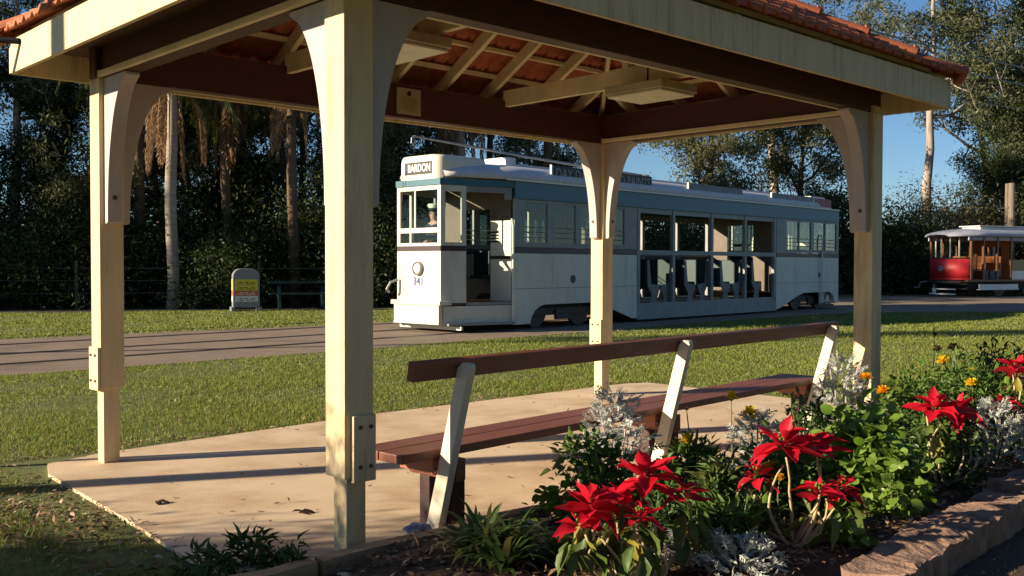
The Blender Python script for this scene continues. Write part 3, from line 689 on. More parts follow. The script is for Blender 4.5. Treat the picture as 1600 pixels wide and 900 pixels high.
def white_tram():
    t = thing('tram', 'white and teal drop centre tram with open middle bays, destination box on its roof', 'tram', (T2.x, T2.y, GZ), PI / 2 - .7516)
    YH, YF, LT, LE = 1.06, .61, 1.48, 15.8         # body half width, front half width, taper length, overall length
    def part(name, mat, f, parent=t, bev=0, **kw): m = MB(); f(m); return m.build(name, mat, parent, bevel=bev, **kw)
    def P(u, s): return (LT * u, s * (YF + (YH - YF) * u))       # along the tapered platform side
    g = .03
    # underframe and trucks
    part('underframe', M['under'], lambda m: (m.bb(.4, 4.9, -.75, .75, .38, .50), m.bb(5.2, 12.0, -.9, .9, .14, .36), m.bb(12.2, 15.6, -.75, .75, .38, .5)))
    for xc in (3.15, 14.2):
        tr = part('truck', M['truck'], lambda m: [(m.bb(xc - 1.0, xc + 1.0, s * .80 - .035, s * .80 + .035, .26, .40), m.bb(xc - .22, xc + .22, s * .86 - .03, s * .86 + .03, .16, .36)) for s in (-1, 1)])
        for dx in (-.68, .68):
            part('axle', M['rail'], lambda m: m.tube([(xc + dx, -.66, .34), (xc + dx, .66, .34)], .06, 10), tr)
            for s in (-1, 1): part('wheel', M['rail'], lambda m: m.lathe([(.30, -.05), (.33, -.045), (.33, .03), (.10, .035), (.10, .07), (.0, .07)], (xc + dx, s * .70, .34), 24, Matrix.Rotation(-s * PI / 2, 3, 'X')), tr)
    for xe, sgn in ((0, 1), (LE, -1)):
        X = lambda x: xe + sgn * x
        # dash, apron, ledge
        part('dash', M['white'], lambda m: m.bb(X(0), X(.05), -YF, YF, .60, 1.98 - .36))
        part('apron', M['white'], lambda m: (m.bb(X(-.07), X(.03), -YF - .02, YF + .02, .16, .515)), bev=.01)
        part('buffer_ledge', M['white'], lambda m: m.prism([(X(-.10), -YF - .08), (X(-.10), YF + .08), (X(.16), YF + .13), (X(.16), -YF - .13)], lambda p, q, z: (p, q, z), .518, .60), bev=.012)
        part('stripe', M['stripe'], lambda m: m.bb(X(-.006), X(0), -YF + .003, YF - .003, 1.52, 1.615))
        part('coupler', M['steel'], lambda m: (m.tube([(X(-.04), .55, .98), (X(-.16), .62, .93), (X(-.22), .66, .80), (X(-.16), .66, .74)], .025, 8)))
        lg = part('lifeguard', M['white'], lambda m: (m.bb(X(.22), X(.27), -.92, .80, .06, .13), ), bev=.006)
        part('lifeguard_arm', M['under'], lambda m: [m.bar((X(.25), s * .45, .11), (X(.75), s * .45, .38), .04, .05) for s in (-1, 1)], lg)
        if xe == 0:
            hl = part('headlight', M['steel'], lambda m: m.lathe([(.135, 0), (.135, .04), (.112, .06), (.112, .03), (.0, .015)], (-.001, .0, 1.195), 24, Matrix.Rotation(-PI / 2, 3, 'Y')))
            part('lens', M['diffuser'], lambda m: m.lathe([(.108, .030), (.09, .045), (.05, .055), (0, .058)], (-.001, .0, 1.195), 20, Matrix.Rotation(-PI / 2, 3, 'Y')), hl, smooth=True)
            text('number', '341', .20, M['blue'], t, (-.002, 0, .95), (PI / 2, 0, -PI / 2), .003, 1, bold=.004)
        # front window frame
        fr = part('window_frame', M['tramcream'], lambda m: (m.bb(X(0), X(.05), -YF, -YF + .085, 1.62, 2.73), m.bb(X(0), X(.05), YF - .085, YF, 1.62, 2.73),
            m.bb(X(.002), X(.048), -YF + .085, YF - .085, 1.62, 1.67), m.bb(X(.002), X(.048), -YF + .085, YF - .085, 1.86, 1.95), m.bb(X(.002), X(.048), -YF + .085, YF - .085, 2.65, 2.73), m.bb(X(.012), X(.04), .10, .13, 1.95, 2.65)))
        part('pane', M['glass'], lambda m: (m.bb(X(.024), X(.028), -YF + .085, YF - .085, 1.95, 2.65), m.bb(X(.024), X(.028), -YF + .085, YF - .085, 1.67, 1.86)), fr)
        for s in (-1, 1):
            def Q(u, off=0): x, y = P(u, s); n = Vector(((YH - YF), LT)).normalized(); return X(x - n.x * off), y + s * n.y * off
            def wall(m, u0, u1, z0, z1, th=.05, off=0):
                a0, a1 = Q(u0, off), Q(u1, off); b0, b1 = Q(u0, off - th), Q(u1, off - th)
                m.prism([a0, a1, b1, b0], lambda p, q, z: (p, q, z), z0, z1)
            part('side_panel', M['white'], lambda m: (wall(m, .0, .34, .56, 1.62), ))
            part('step_panel', M['white'], lambda m: (wall(m, .03, .99, .15, .50, .04, .02)))
            part('step_board', M['tramgrey'], lambda m: (wall(m, .06, .97, .145, .185, .20, .16)))
            part('sill_plate', M['tramgrey'], lambda m: wall(m, .34, .97, .51, .565, .10, .01))
            part('stripe', M['stripe'], lambda m: wall(m, .005, .34, 1.52, 1.615, .006, .006))
            sf = part('window_frame', M['white'], lambda m: (wall(m, .0, .06, 1.62, 2.73), wall(m, .28, .34, 1.62, 2.73), wall(m, .06, .28, 1.62, 1.68), wall(m, .06, .28, 2.62, 2.73)))
            part('pane', M['glass'], lambda m: wall(m, .06, .28, 1.68, 2.62, .004, -.025), sf)
            part('teal_band', M['teal'], lambda m: wall(m, .0, 1.0, 2.735, 2.85, .06, .02))
            part('grab_rail', M['chrome'], lambda m: m.tube([(*Q(.965, .06), .20), (*Q(.965, .07), .6), (*Q(.965, .07), 2.0), (*Q(.965, .02), 2.14)], .024, 8))
            part('door_arch', M['tramgrey'], lambda m: (wall(m, .34, .97, 2.62, 2.732, .04, 0), wall(m, .88, .97, 2.50, 2.618, .04, 0)))
        part('teal_band', M['teal'], lambda m: m.bb(X(-.025), X(.05), -YF - .01, YF + .01, 2.735, 2.85))
        # destination box with rounded corners
        def bx(m):
            r = .20; pts = []
            for cx, cy, a0 in ((.02 + r, YF - r - .01, 90), (.02 + r, -YF + r + .01, 180)):
                for k in range(9): a = rad(a0 + 90 * k / 8); pts.append((X(cx - .03 + r * math.cos(a)), cy + r * math.sin(a)))
            pts += [(X(1.15), -YF - .02), (X(1.15), YF + .02)]
            n = len(pts); lv = [(2.85, 0), (3.18, 0), (3.25, .02), (3.29, .07), (3.30, .13)]
            vs = []; cxm = sum(p[0] for p in pts) / n
            for z, ins in lv:
                for p in pts: vs.append((p[0] + (cxm - p[0]) * ins, p[1] * (1 - ins * 1.3), z))
            m.add(vs, [(i * n + j, i * n + (j + 1) % n, (i + 1) * n + (j + 1) % n, (i + 1) * n + j) for i in range(len(lv) - 1) for j in range(n)] + [list(range(n)), list(range(len(vs) - n, len(vs)))])
        db = part('destination_box', M['tramcream'], bx)
        if xe == 0:
            part('sign_panel', M['signblack'], lambda m: m.bb(-.020, -.004, -.38, .365, 2.945, 3.175), db)
            part('panel_frame', M['tramcream'], lambda m: (m.bb(-.024, -.004, -.39, .375, 3.176, 3.188), m.bb(-.024, -.004, -.39, .375, 2.932, 2.944)), db)
            text('lettering', 'BARDON', .20, M['letter'], db, (-.0215, -.04, 3.06), (PI / 2, 0, -PI / 2), .002, .76, bold=.005)
    # body sides
    def wins(s, x0, x1, spans, bars):
        y = s * YH; yi = y - s * .05
        fr = MB(); xs = [x0] + [v for a in spans for v in a] + [x1]
        for i in range(0, len(xs), 2): fr.bb(xs[i], xs[i + 1], yi, y, 1.61, 2.53)
        for a, c in spans: fr.bb(a, c, yi + s * .002, y - s * .002, 1.61, 1.70); fr.bb(a, c, yi + s * .002, y - s * .002, 2.47, 2.53)
        f = fr.build('window_frame', M['tramgrey'], t)
        for a, c in spans:
            part('pane', M['glass'], lambda m: m.bb(a, c, y - s * .028, y - s * .024, 1.70, 2.47), f)
            if bars: part('guard_bars', M['tramgrey'], lambda m: [m.tube([(a, y - s * .005, z), (c, y - s * .005, z)], .011, 6) for z in (1.80, 1.90, 2.0)], f)
    for s in (-1, 1):
        y = s * YH; yi = y - s * .05
        part('saloon_panel', M['white'], lambda m: m.prism([(1.48, .12), (1.95, .12), (1.99, .25), (2.09, .37), (2.22, .45), (2.40, .485), (4.05, .485), (4.45, .36), (5.30, .10), (5.457, .10), (5.457, 1.485), (1.48, 1.485)], lambda p, q, yy: (p, yy, q), yi, y))
        part('saloon_panel', M['white'], lambda m: m.prism([(11.78, .10), (11.95, .10), (13.0, .42), (13.4, .50), (15.0, .50), (15.2, .42), (15.28, .25), (15.3, .16), (15.55, .16), (15.55, 1.485), (11.78, 1.485)], lambda p, q, yy: (p, yy, q), yi, y))
        part('stripe', M['stripe'], lambda m: (m.bb(1.48, 5.457, yi, y + s * .006, 1.487, 1.606), m.bb(11.78, 15.55, yi, y + s * .006, 1.487, 1.606)))
        part('corner_post', M['tramgrey'], lambda m: m.bb(1.49, 1.60, yi + s * .01, y + s * .008, 1.61, 2.73))
        wins(s, 1.61, 5.457, [(1.78, 2.46), (2.64, 3.34), (3.52, 4.20), (4.38, 5.0)], True)
        wins(s, 11.78, 15.55, [(12.35, 13.05), (13.10, 13.78), (13.95, 14.65), (14.7, 15.4)], True)
        part('teal_fascia', M['teal'], lambda m: m.bb(1.49, 15.5, y - s * .04, y + s * .03, 2.535, 2.862))
        part('gutter', M['tramcream'], lambda m: m.bb(1.3, 15.5, y - s * .02, y + s * .065, 2.865, 2.90))
        # drop-centre bays
        part('centre_sill', M['tramgrey'], lambda m: (m.bb(5.46, 11.777, yi, y - s * .004, .08, .30), m.bb(5.46, 11.777, yi - s * .1, y - s * .03, .301, .42), m.bb(5.46, 11.777, y - s * .03, y + s * .03, .06, .10)))
        part('belt_rail', M['tramgrey'], lambda m: (m.bb(5.46, 11.777, yi, y - s * .005, 1.50, 1.60), m.bb(5.46, 11.777, yi + s * .01, y - s * .012, 2.42, 2.53)))
        for x in (5.53, 6.91, 8.57, 10.17, 11.70):
            pl = part('pillar', M['tramgrey'], lambda m: (m.bb(x - .05, x + .05, yi - s * .03, y + s * .003, 1.605, 2.533), m.bb(x - .05, x + .05, yi - s * .03, y + s * .003, .425, 1.497)))
        if s > 0: part('side_screen', M['seatteal'], lambda m: m.bb(5.60, 11.64, yi - .03, yi - .01, .95, 1.497))
        part('crest', M['stripe'], lambda m: (m.lathe([(.0, 0), (.085, .001), (.085, .004), (.06, .006), (.055, .004), (0, .004)], (3.25, y, .98), 20, Matrix.Rotation(-s * PI / 2, 3, 'X')), m.bb(14.25, 14.36, y, y + s * .004, .93, 1.06)))
        for (xa, xb, zz) in ((1.49, 5.45, .80), (11.79, 15.5, .78)):
            part('panel_seam', M['tramgrey'], lambda m: m.bb(xa, xb, y + s * .0005, y + s * .004, zz, zz + .012))
        for xx in (2.62, 3.95, 5.1, 12.9, 14.75):
            part('cover_strip', M['white'], lambda m: m.bb(xx - .018, xx + .018, y, y + s * .006, .51, 1.484))
    # floors, bulkheads, ceiling
    part('floor', M['wood'], lambda m: (m.prism([P(.04, -1), P(1, -1), (5.3, -YH + .06), (5.3, YH - .06), P(1, 1), P(.04, 1)], lambda p, q, z: (p, q * .95, z), .52, .56), m.bb(5.3, 11.9, -YH + .08, YH - .08, .30, .34), m.bb(11.9, 15.7, -YH + .08, YH - .08, .52, .56)))
    part('ceiling', M['interior'], lambda m: (m.prism([P(.05, -1), P(1, -1), (15.4, -YH + .05), (15.4, YH - .05), P(1, 1), P(.05, 1)], lambda p, q, z: (p, q * .97, z), 2.88, 2.90)))
    for x in (1.50, 5.47, 11.72):
        bh = part('bulkhead', M['interior'], lambda m: (m.bb(x, x + .04, -.97, -.40, 2.12 if x < 2 else .57, 2.86), m.bb(x, x + .04, .40, .97, .57, 2.86), m.bb(x + .002, x + .038, -.40, .40, 2.35, 2.86)))  # near section dark above the cream panel: unlit upper wall put into colour
        if x < 2:
            dr = part('sliding_door', M['tramcream'], lambda m: m.bb(x, x + .04, -.97, -.42, .57, 2.118), bh)
            part('louvre', M['under'], lambda m: [m.bb(x - .006, x - .001, -.64, -.40, 1.70 + .06 * k, 1.735 + .06 * k) for k in range(4)], dr)
            part('door_rail', M['under'], lambda m: m.bb(x - .02, x - .001, -.95, -.42, 1.38, 1.44), dr)
    for x, d in [(6.25, 1), (6.75, -1), (7.75, 1), (8.30, -1), (9.35, 1), (9.9, -1), (10.9, 1)]:
        for s in (-1, 1):
            st = part('seat', M['seatteal'], lambda m: (m.bb(x - .22, x + .22, s * .28, s * .93, .72, .78), m.bb(x - d * .25, x - d * .20, s * .28, s * .93, .78, 1.40)), bev=.02)
            part('seat_end', M['seatgrey'], lambda m: m.prism([(x - d * .26, 1.38), (x - d * .18, 1.38), (x - d * .14, 1.1), (x - d * .10, .84), (x + d * .22, .80), (x + d * .22, .72), (x + d * .10, .55), (x + d * .14, .36), (x - d * .20, .36), (x - d * .08, .60), (x - d * .24, .80)], lambda p, q, yy: (p, yy, q), s * .94, s * .965), st)
    for x in (2.2, 3.0, 3.8, 4.6, 12.6, 13.4, 14.2, 15.0):
        for s in (-1, 1): part('seat', M['seatteal'], lambda m: (m.bb(x - .2, x + .2, s * .30, s * .95, .98, 1.05), m.bb(x + .18, x + .23, s * .30, s * .95, 1.05, 1.56)), bev=.015)
    part('controller', M['under'], lambda m: (m.lathe([(.14, .56), (.14, 1.50), (.10, 1.56), (0, 1.58)], (.33, .22, 0), 14), m.bar((.33, .22, 1.60), (.50, .10, 1.62), .03, .02)))
    # roof
    def roof(i, j):
        x = .10 + (15.70 - .10) * i
        f = min(1, max(0, (x - .1) / 1.5)); f2 = min(1, max(0, (15.7 - x) / 1.5)); f = min(f, f2)
        hw = (YF + .02) + (YH + .05 - YF - .02) * f
        a = PI * j
        z = 2.885 + (.20 + .16 * f ** .6) * max(0, math.sin(a)) ** .72
        return (x, -hw * math.cos(a), z)
    part('roof', M['roofw'], lambda m: m.grid(roof, 60, 22), smooth=True, solid=.02)
    part('trolley_plank', M['roofw'], lambda m: (m.bb(2.3, 13.2, -.26, .26, 3.255, 3.31), m.bb(2.05, 2.35, -.30, .30, 3.16, 3.42)), bev=.01)
    # signs on the roof edge
    def board(x0, x1, z0, z1, mat):
        b = part('roof_sign', mat, lambda m: m.bb(x0, x1, -1.055, -1.025, z0, z1), bev=.004)
        part('sign_stay', M['tramcream'], lambda m: [m.bar((x, -1.02, z1 - .08), (x, -.8, z0 + .08), .02, .02, (1, 0, 0)) for x in (x0 + .1, x1 - .1)], b)
        part('sign_edge', M['tramcream'], lambda m: (m.bb(x0 - .05, x0 - .002, -1.06, -1.02, z0, z1 + .01), m.bb(x0, x1, -1.062, -1.02, z0 - .03, z0 - .002)), b)
        return b
    b1 = board(2.62, 6.02, 2.935, 3.245, M['signblack'])
    text('lettering', 'DAY DA', .27, M['lettergrey'], b1, (2.70, -1.056, 3.09), (PI / 2, 0, 0), .003, .98, 'LEFT', .004)
    text('lettering', 'ED PAINTS', .27, M['lettergrey'], b1, (5.96, -1.056, 3.09), (PI / 2, 0, 0), .003, .98, 'RIGHT', .004)
    b2 = board(7.55, 10.0, 2.935, 3.20, M['signgrey'])
    part('lettering', M['lettergrey'], lambda m: [m.bb(7.7 + .13 * k, 7.7 + .13 * k + .09, -1.060, -1.056, 3.02, 3.13) for k in range(16) if k % 6 != 4], b2)
    b3 = board(11.55, 13.9, 2.935, 3.19, M['signgrey'])
    part('lettering', M['lettergrey'], lambda m: [m.bb(11.68 + .13 * k, 11.68 + .13 * k + .09, -1.060, -1.056, 3.02, 3.13) for k in range(16) if k % 7 != 5], b3)
    b4 = board(13.96, 15.05, 2.935, 3.17, M['signred'])
    # trolley pole tied down, rope
    tp = part('trolley_pole', M['steel'], lambda m: (m.tube([(7.2, .0, 3.40), (3.0, .0, 3.52), (-.05, .05, 3.66)], [.035, .025, .018], 8), m.lathe([(.16, 3.30), (.13, 3.42), (.0, 3.45)], (7.2, 0, 0), 12)))
    part('trolley_hook', M['steel'], lambda m: (m.tube([(-.05, .05, 3.66), (-.12, .05, 3.62), (-.13, .05, 3.53), (-.06, .05, 3.49)], .018, 8)), tp)
    part('rope', M['black'], lambda m: m.tube([(-.05, .05, 3.62), (.05, .20, 3.30), (-.06, .36, 2.9), (-.07, .42, 2.0)], .006, 5), tp)
    return t
white_tram()
dl = tw(.50, .10, .53)
person('person', 'tram driver in navy with white topped cap behind the white tram windscreen', dl, PI / 2 - .7516 + PI, 1.03)

def red_tram():
    x, y = 17.5, 39.9; yaw = 1.13
    t = thing('tram', 'old red tram with grey blue canopy roof and open sides at the right edge', 'tram', (x, y, GZ), PI / 2 - yaw)
    def part(name, mat, f, parent=t, bev=0, **kw): m = MB(); f(m); return m.build(name, mat, parent, bevel=bev, **kw)
    HW = .98
    # curved dash
    def dash(i, j): a = rad(-80 + 160 * i); return (.55 - .60 * math.cos(a), HW * .98 * math.sin(a) / math.sin(rad(80)), .72 + .82 * j)
    part('dash', M['red'], lambda m: m.grid(dash, 20, 1), solid=.05, smooth=True)
    part('dash_cap', M['under'], lambda m: m.tube([dash(i / 20, 1.02) for i in range(21)], .035, 8))
    part('dash_foot', M['red'], lambda m: m.tube([dash(i / 20, 0) for i in range(21)], .04, 8))
    part('headlight', M['steel'], lambda m: m.lathe([(.12, -.04), (.12, .05), (.09, .07), (.0, .05)], (-.08, 0, 1.15), 16, Matrix.Rotation(-PI / 2, 3, 'Y')))
    part('bumper', M['under'], lambda m: m.tube([(.1, -.85, .60), (-.12, -.4, .60), (-.16, 0, .60), (-.12, .4, .60), (.1, .85, .60)], .07, 8))
    part('coupler', M['steel'], lambda m: (m.tube([(-.05, .75, .62), (-.22, .92, .58), (-.24, .96, .38), (-.45, 1.05, .36)], .03, 6)))
    lg = part('lifeguard', M['letter'], lambda m: (m.bb(-.42, -.36, -.95, .30, .10, .16), m.bb(-.42, -.36, -.95, .1, .30, .35), m.bb(-.44, -.30, .05, .12, .10, .36)))
    part('floor', M['wood'], lambda m: m.bb(.3, 9.6, -HW, HW, .62, .70))
    part('underframe', M['under'], lambda m: m.bb(.5, 9.4, -.75, .75, .30, .62))
    for xx in (2.4, 4.1, 5.9, 7.6):
        for s in (-1, 1): part('wheel', M['rail'], lambda m: m.lathe([(.30, -.05), (.33, .03), (.1, .04)], (xx, s * .7, .33), 18, Matrix.Rotation(-s * PI / 2, 3, 'X')))
    for s in (-1, 1):
        part('step_board', M['letter'], lambda m: (m.bb(.75, 3.0, s * 1.12 - .02, s * 1.12 + .02, .30, .52), m.bb(.75, 3.0, s * 1.0, s * 1.2, .29, .32), m.bb(4.2, 7.4, s * 1.12 - .02, s * 1.12 + .02, .30, .52)))
        for xx in (.45, 1.15, 1.95, 2.75, 3.9, 5.1, 6.3, 7.5, 8.7): part('pillar', M['wood'], lambda m: m.bb(xx - .04, xx + .04, s * HW - .04, s * HW + .04, .70, 2.42))
        part('side_panel', M['letter'], lambda m: (m.bb(2.8, 9.3, s * HW - .03, s * HW + .03, .70, 1.06)))
        part('side_panel', M['khaki'], lambda m: (m.bb(2.8, 9.3, s * HW - .028, s * HW + .028, 1.062, 1.50)))
        part('letter_board', M['redroof'], lambda m: m.bb(.3, 9.5, s * HW - .02, s * HW + .03, 2.28, 2.42))
    for k, xx in enumerate((1.3, 2.2)):
        part('seat', M['orangewood'], lambda m: (m.bb(xx - .2, xx + .2, -.8, .8, 1.05, 1.11), m.bb(xx + .18, xx + .22, -.8, .8, 1.11, 1.65)))
    bh = part('bulkhead', M['orangewood'], lambda m: (m.bb(2.86, 2.90, -.90, -.45, .70, 2.40), m.bb(2.86, 2.9, .40, .90, .70, 2.4), m.bb(2.862, 2.898, -.45, .40, 2.05, 2.4)))
    part('bulkhead_trim', M['letter'], lambda m: (m.bb(2.84, 2.858, .36, .50, 1.5, 2.05), m.bb(2.84, 2.858, -.15, -.05, 1.5, 2.05), m.bb(2.84, 2.858, .36, -.1, 1.5, 1.56)), bh)
    for yy in (-.55, -.2, .25, .62): part('stanchion', M['chrome'], lambda m: m.tube([(.12 + abs(yy) * .3, yy, 1.54), (.12 + abs(yy) * .3, yy, 2.42)], .03, 8))
    def roof(i, j):
        xx = -.35 + 10.4 * i; f = min(1, i * 8, (1 - i) * 8) ** .5; a = PI * j
        return (xx, -(.55 + .62 * f) * math.cos(a), 2.42 + .02 * f + (.10 + .22 * f) * max(0, math.sin(a)) ** .8)
    part('roof', M['redroof'], lambda m: m.grid(roof, 40, 14), smooth=True, solid=.03)
    part('clerestory', M['letter'], lambda m: (m.bb(1.6, 8.2, -.45, .45, 2.70, 2.86)), bev=.03)
    part('clerestory_roof', M['roofw'], lambda m: m.bb(1.5, 8.3, -.52, .52, 2.862, 2.91), bev=.02)
    return t
red_tram()

# ------------------------------------------------------------------ things along the far edge
def rounded_sign():
    d = 26.6; x = -7.22
    t = thing('pavement_sign', 'rounded top advertising sign with yellow, orange and white bands on the far grass', 'sign', (x, d, GZ), rad(21))
    HW, HH, D = .35, 1.15, .19
    def outline(hw, z0, z1):
        pts = [(-hw, z0), (hw, z0)]; r = hw * .62
        pts += [(hw - r + r * math.cos(rad(a)), z1 - r + r * math.sin(rad(a))) for a in range(0, 91, 15)]
        pts += [(-hw + r + r * math.cos(rad(a)), z1 - r + r * math.sin(rad(a))) for a in range(90, 181, 15)]
        return pts
    def part(name, mat, f, parent=t, bev=0): m = MB(); f(m); return m.build(name, mat, parent, bevel=bev)
    sh_ = part('shell', M['greyplastic'], lambda m: m.prism(outline(HW, .10, HH), lambda p, q, y: (p, y, q), -D, D), bev=.015)
    for s in (-1, 1):
        part('foot', M['greyplastic'], lambda m: m.bb(s * HW - .05, s * HW + .05, -D - .05, D + .05, 0, .12), bev=.01)
    for z0, z1, mt in ((.70, .86, 'yellowband'), (.56, .695, 'yellowband'), (.42, .555, 'redband'), (.26, .415, 'whiteband')):
        bd = part('poster_band', M[mt], lambda m: (m.bb(-HW + .06, HW - .05, -D - .006, -D - .002, z0, z1), m.bb(-HW - .006, -HW - .002, -D + .03, D - .03, z0, z1)))
        part('lettering', M['signblack'] if mt != 'redband' else M['letter'], lambda m: [m.bb(-.24 + .06 * k, -.24 + .06 * k + .045 * (1 - .4 * ((k * 7 + r_) % 3 == 0)), -D - .008, -D - .0062, z0 + .028 + .04 * r_, z0 + .05 + .04 * r_) for k in range(8) for r_ in range(2) if (k + r_ * 3) % 5 != 3], bd)
rounded_sign()
t = thing('marker_post', 'thin white and orange marker post with grey pipe top beside the palm', 'marker post', (-10.7, 26.9, GZ))
m = MB(); m.tube([(0, 0, 0), (0, 0, .80)], .035, 8); m.build('sleeve', M['letter'], t)
m = MB(); m.tube([(0, 0, .22), (0, 0, .30)], .037, 8); m.build('band', M['redband'], t)
m = MB(); m.tube([(0, 0, .55), (0, 0, .72)], .037, 8); m.build('band', M['redband'], t)
m = MB(); m.tube([(0, 0, .80), (0, 0, 1.28)], .022, 8); m.build('pipe', M['steel'], t)
def fence():
    t = thing('wire_fence', 'thin wire fence with timber posts in front of the dark trees', 'fence', (0, 0, GZ))
    a, b = Vector((-24, 24.2, 0)), Vector((-5.0, 29.2, 0)); n = 9
    for i in range(n):
        p = a + (b - a) * i / (n - 1); m = MB(); m.tube([p, p + Vector((0, 0, 1.35))], .045, 8); m.build('fence_post', M['pole'], t)
    for z in (.45, .8, 1.15):
        m = MB(); m.tube([a + Vector((0, 0, z)), b + Vector((0, 0, z))], .004, 5); m.build('wire', M['steel'], t)
fence()
def picnic_table():
    t = thing('picnic_table', 'dim teal picnic table under the trees beside the rounded sign', 'table', (-6.1, 28.2, GZ), .3)
    def part(name, f): m = MB(); f(m); return m.build(name, M['tealbench'], t, bevel=.005)
    part('top', lambda m: m.bb(-.9, .9, -.36, .36, .72, .77))
    for s in (-1, 1):
        part('seat', lambda m: m.bb(-.9, .9, s * .70 - .13, s * .70 + .13, .42, .46))
        part('leg', lambda m: (m.bar((s * .6, -.62, 0), (s * .6, -.2, .72), .06, .09, (1, 0, 0)), m.bar((s * .6, .62, 0), (s * .6, .2, .72), .06, .09, (1, 0, 0)), m.bb(s * .6 - .03, s * .6 + .03, -.8, .8, .34, .42)))
picnic_table()
for k, (x, y, h) in enumerate(((22.6, 44.5, 5.0), (23.15, 46.0, 5.1))):
    t = thing('power_pole', ['pale timber pole rising behind the red tram roof, nearer of two', 'darker thin timber pole close behind the pale pole at the right'][k], 'pole', (x, y, GZ))
    m = MB(); m.tube([(0, 0, -.2), (0, 0, h)], [.17 - .06 * k, .14 - .05 * k], 12); m.build('shaft', M['pole'], t)
def wires():
    for k, (a, b, sag, lb) in enumerate((((-30, -2, 5.6), (60, 57, 6.4), .5, 'overhead tram wire strung above the near track'),
                                      ((4.0, 12.0, 4.2), (34, 40, 10.5), 1.3, 'upper of two thin wires crossing the right hand trees'),
                                      ((4.0, 12.0, 4.0), (34, 40, 9.7), 1.3, 'lower of two thin wires crossing the right hand trees'))):
        a, b = Vector(a), Vector(b); m = MB()
        m.tube([a + (b - a) * i / 30 - Vector((0, 0, sag * 4 * (i / 30) * (1 - i / 30))) for i in range(31)], .012 if k else .008, 5)
        tag(m.build('overhead_wire', M['steel']), lb, 'wire', 'overhead wires')
wires()

# ------------------------------------------------------------------ flower bed
rg = np.random.default_rng(21)
def curve(a, b, bend, n=6):
    a, b = np.array(a, float), np.array(b, float); bend = np.array(bend, float)
    return [tuple(a + (b - a) * (i / n) + bend * math.sin(PI * i / n)) for i in range(n + 1)]
def bedpt(px, d):            # ground point seen in column px at depth d
    return (px - 800) / 1533.9 * d, d
def zat(py, d): return H + (413.6 - py) / 1533.9 * d

def poinsettia(label, px, d, heads, nstem, hleaf):
    """heads: (px, py, size, fullness) of each red flower head, same depth +- a bit"""
    x0, y0 = bedpt(px, d); r = np.random.default_rng(int(px))
    lx = (Vector((x0, y0)) - A2).dot(U2); ly = (Vector((x0, y0)) - A2).dot(N2); z0 = bed_z(lx, ly) - .01
    t = thing('poinsettia', label, 'poinsettia', (x0, y0, z0), 0, 'red poinsettias in the flower bed')
    rel = lambda p: (p[0] - x0, p[1] - y0, p[2] - z0)
    tips = []
    for (hx, hy, sz, full, dd) in heads:
        X, Y = bedpt(hx, d + dd); hp = np.array(rel((X, Y, zat(hy, d + dd)))); tips.append((hp, sz, full))
    k = 0
    for hp, sz, full in tips:
        n = max(1, round(nstem / len(tips)))
        for i in range(n):
            base = np.array([r.normal(0, .018), r.normal(0, .018), -.01]); top = hp + np.array([r.normal(0, .025), r.normal(0, .025), -.03 - .04 * i])
            out = np.array([r.normal(0, .05), r.normal(0, .03), 0]) + (hp - base) * [.25, .25, 0]
            m = MB(); pts = curve(base, top, out, 8); pts = [tuple(np.array(p) + r.normal(0, .0025, 3)) for p in pts]
            m.tube(pts, [.0085, .0080, .0078, .0072, .0066, .006, .0055, .005, .0045], 7); m.build('stem', M['stem_pale'], t, smooth=True)
    for hp, sz, full in tips:
        # tiers of bracts, large at the bottom, small in the middle
        P = []; D = []; Un = []; ln = []; wd = []
        for tier, (n, el, f) in enumerate(((int(6 * full), -.12, 1.0), (int(6 * full), .28, .9), (int(5 * full), .75, .6))):
            a0 = r.uniform(0, 6)
            for i in range(n):
                a = a0 + 2 * PI * i / n + r.normal(0, .18); e = el + r.normal(0, .16)
                dv = np.array([math.cos(a) * math.cos(e), math.sin(a) * math.cos(e), math.sin(e)])
                P.append(hp + dv * .012 + [0, 0, .012 * tier]); D.append(dv); Un.append(np.array([-math.cos(a) * math.sin(e), -math.sin(a) * math.sin(e), math.cos(e)]) + r.normal(0, .18, 3))
                L_ = .88 * sz * f * r.uniform(.85, 1.15); ln.append(L_); wd.append(L_ * r.uniform(.50, .64))
        V, F = leaves(P, D, Un, np.array(ln), np.array(wd), BRACT, .018, .22)
        fh = npmesh('flower_head', V, F, L['bract'], t, smooth=True)
        m = MB()
        for i in range(7): m.lathe([(.0, -.004), (.0055, 0), (.0045, .008), (0, .010)], hp + np.array([r.normal(0, .010), r.normal(0, .010), .035 + r.uniform(0, .012)]), 6)
        m.build('bud_cluster', L['bright'], fh, smooth=True)
        # drooping leaves below the head
        n = int(hleaf * r.uniform(.8, 1.2)); P = []; D = []; Un = []; ln = []
        for i in range(n):
            a = r.uniform(0, 2 * PI); e = r.uniform(-1.25, -.35); f = r.uniform(.0, .75)
            p = hp + np.array([0, 0, -.025 - f * min(.2, hp[2] * .55)]) + np.array([math.cos(a), math.sin(a), 0]) * r.uniform(.012, .045)
            dv = np.array([math.cos(a) * math.cos(e), math.sin(a) * math.cos(e), math.sin(e)])
            P.append(p); D.append(dv); Un.append(np.array([-math.cos(a) * math.sin(e), -math.sin(a) * math.sin(e), math.cos(e)]) + r.normal(0, .2, 3)); ln.append(r.uniform(.085, .145))
        ln = np.array(ln); V, F = leaves(P, D, Un, ln, ln * r.uniform(.40, .52, n), BRACT, .015, .25)
        npmesh('leaves', V, F, L['poin'], t, smooth=True)
    return t
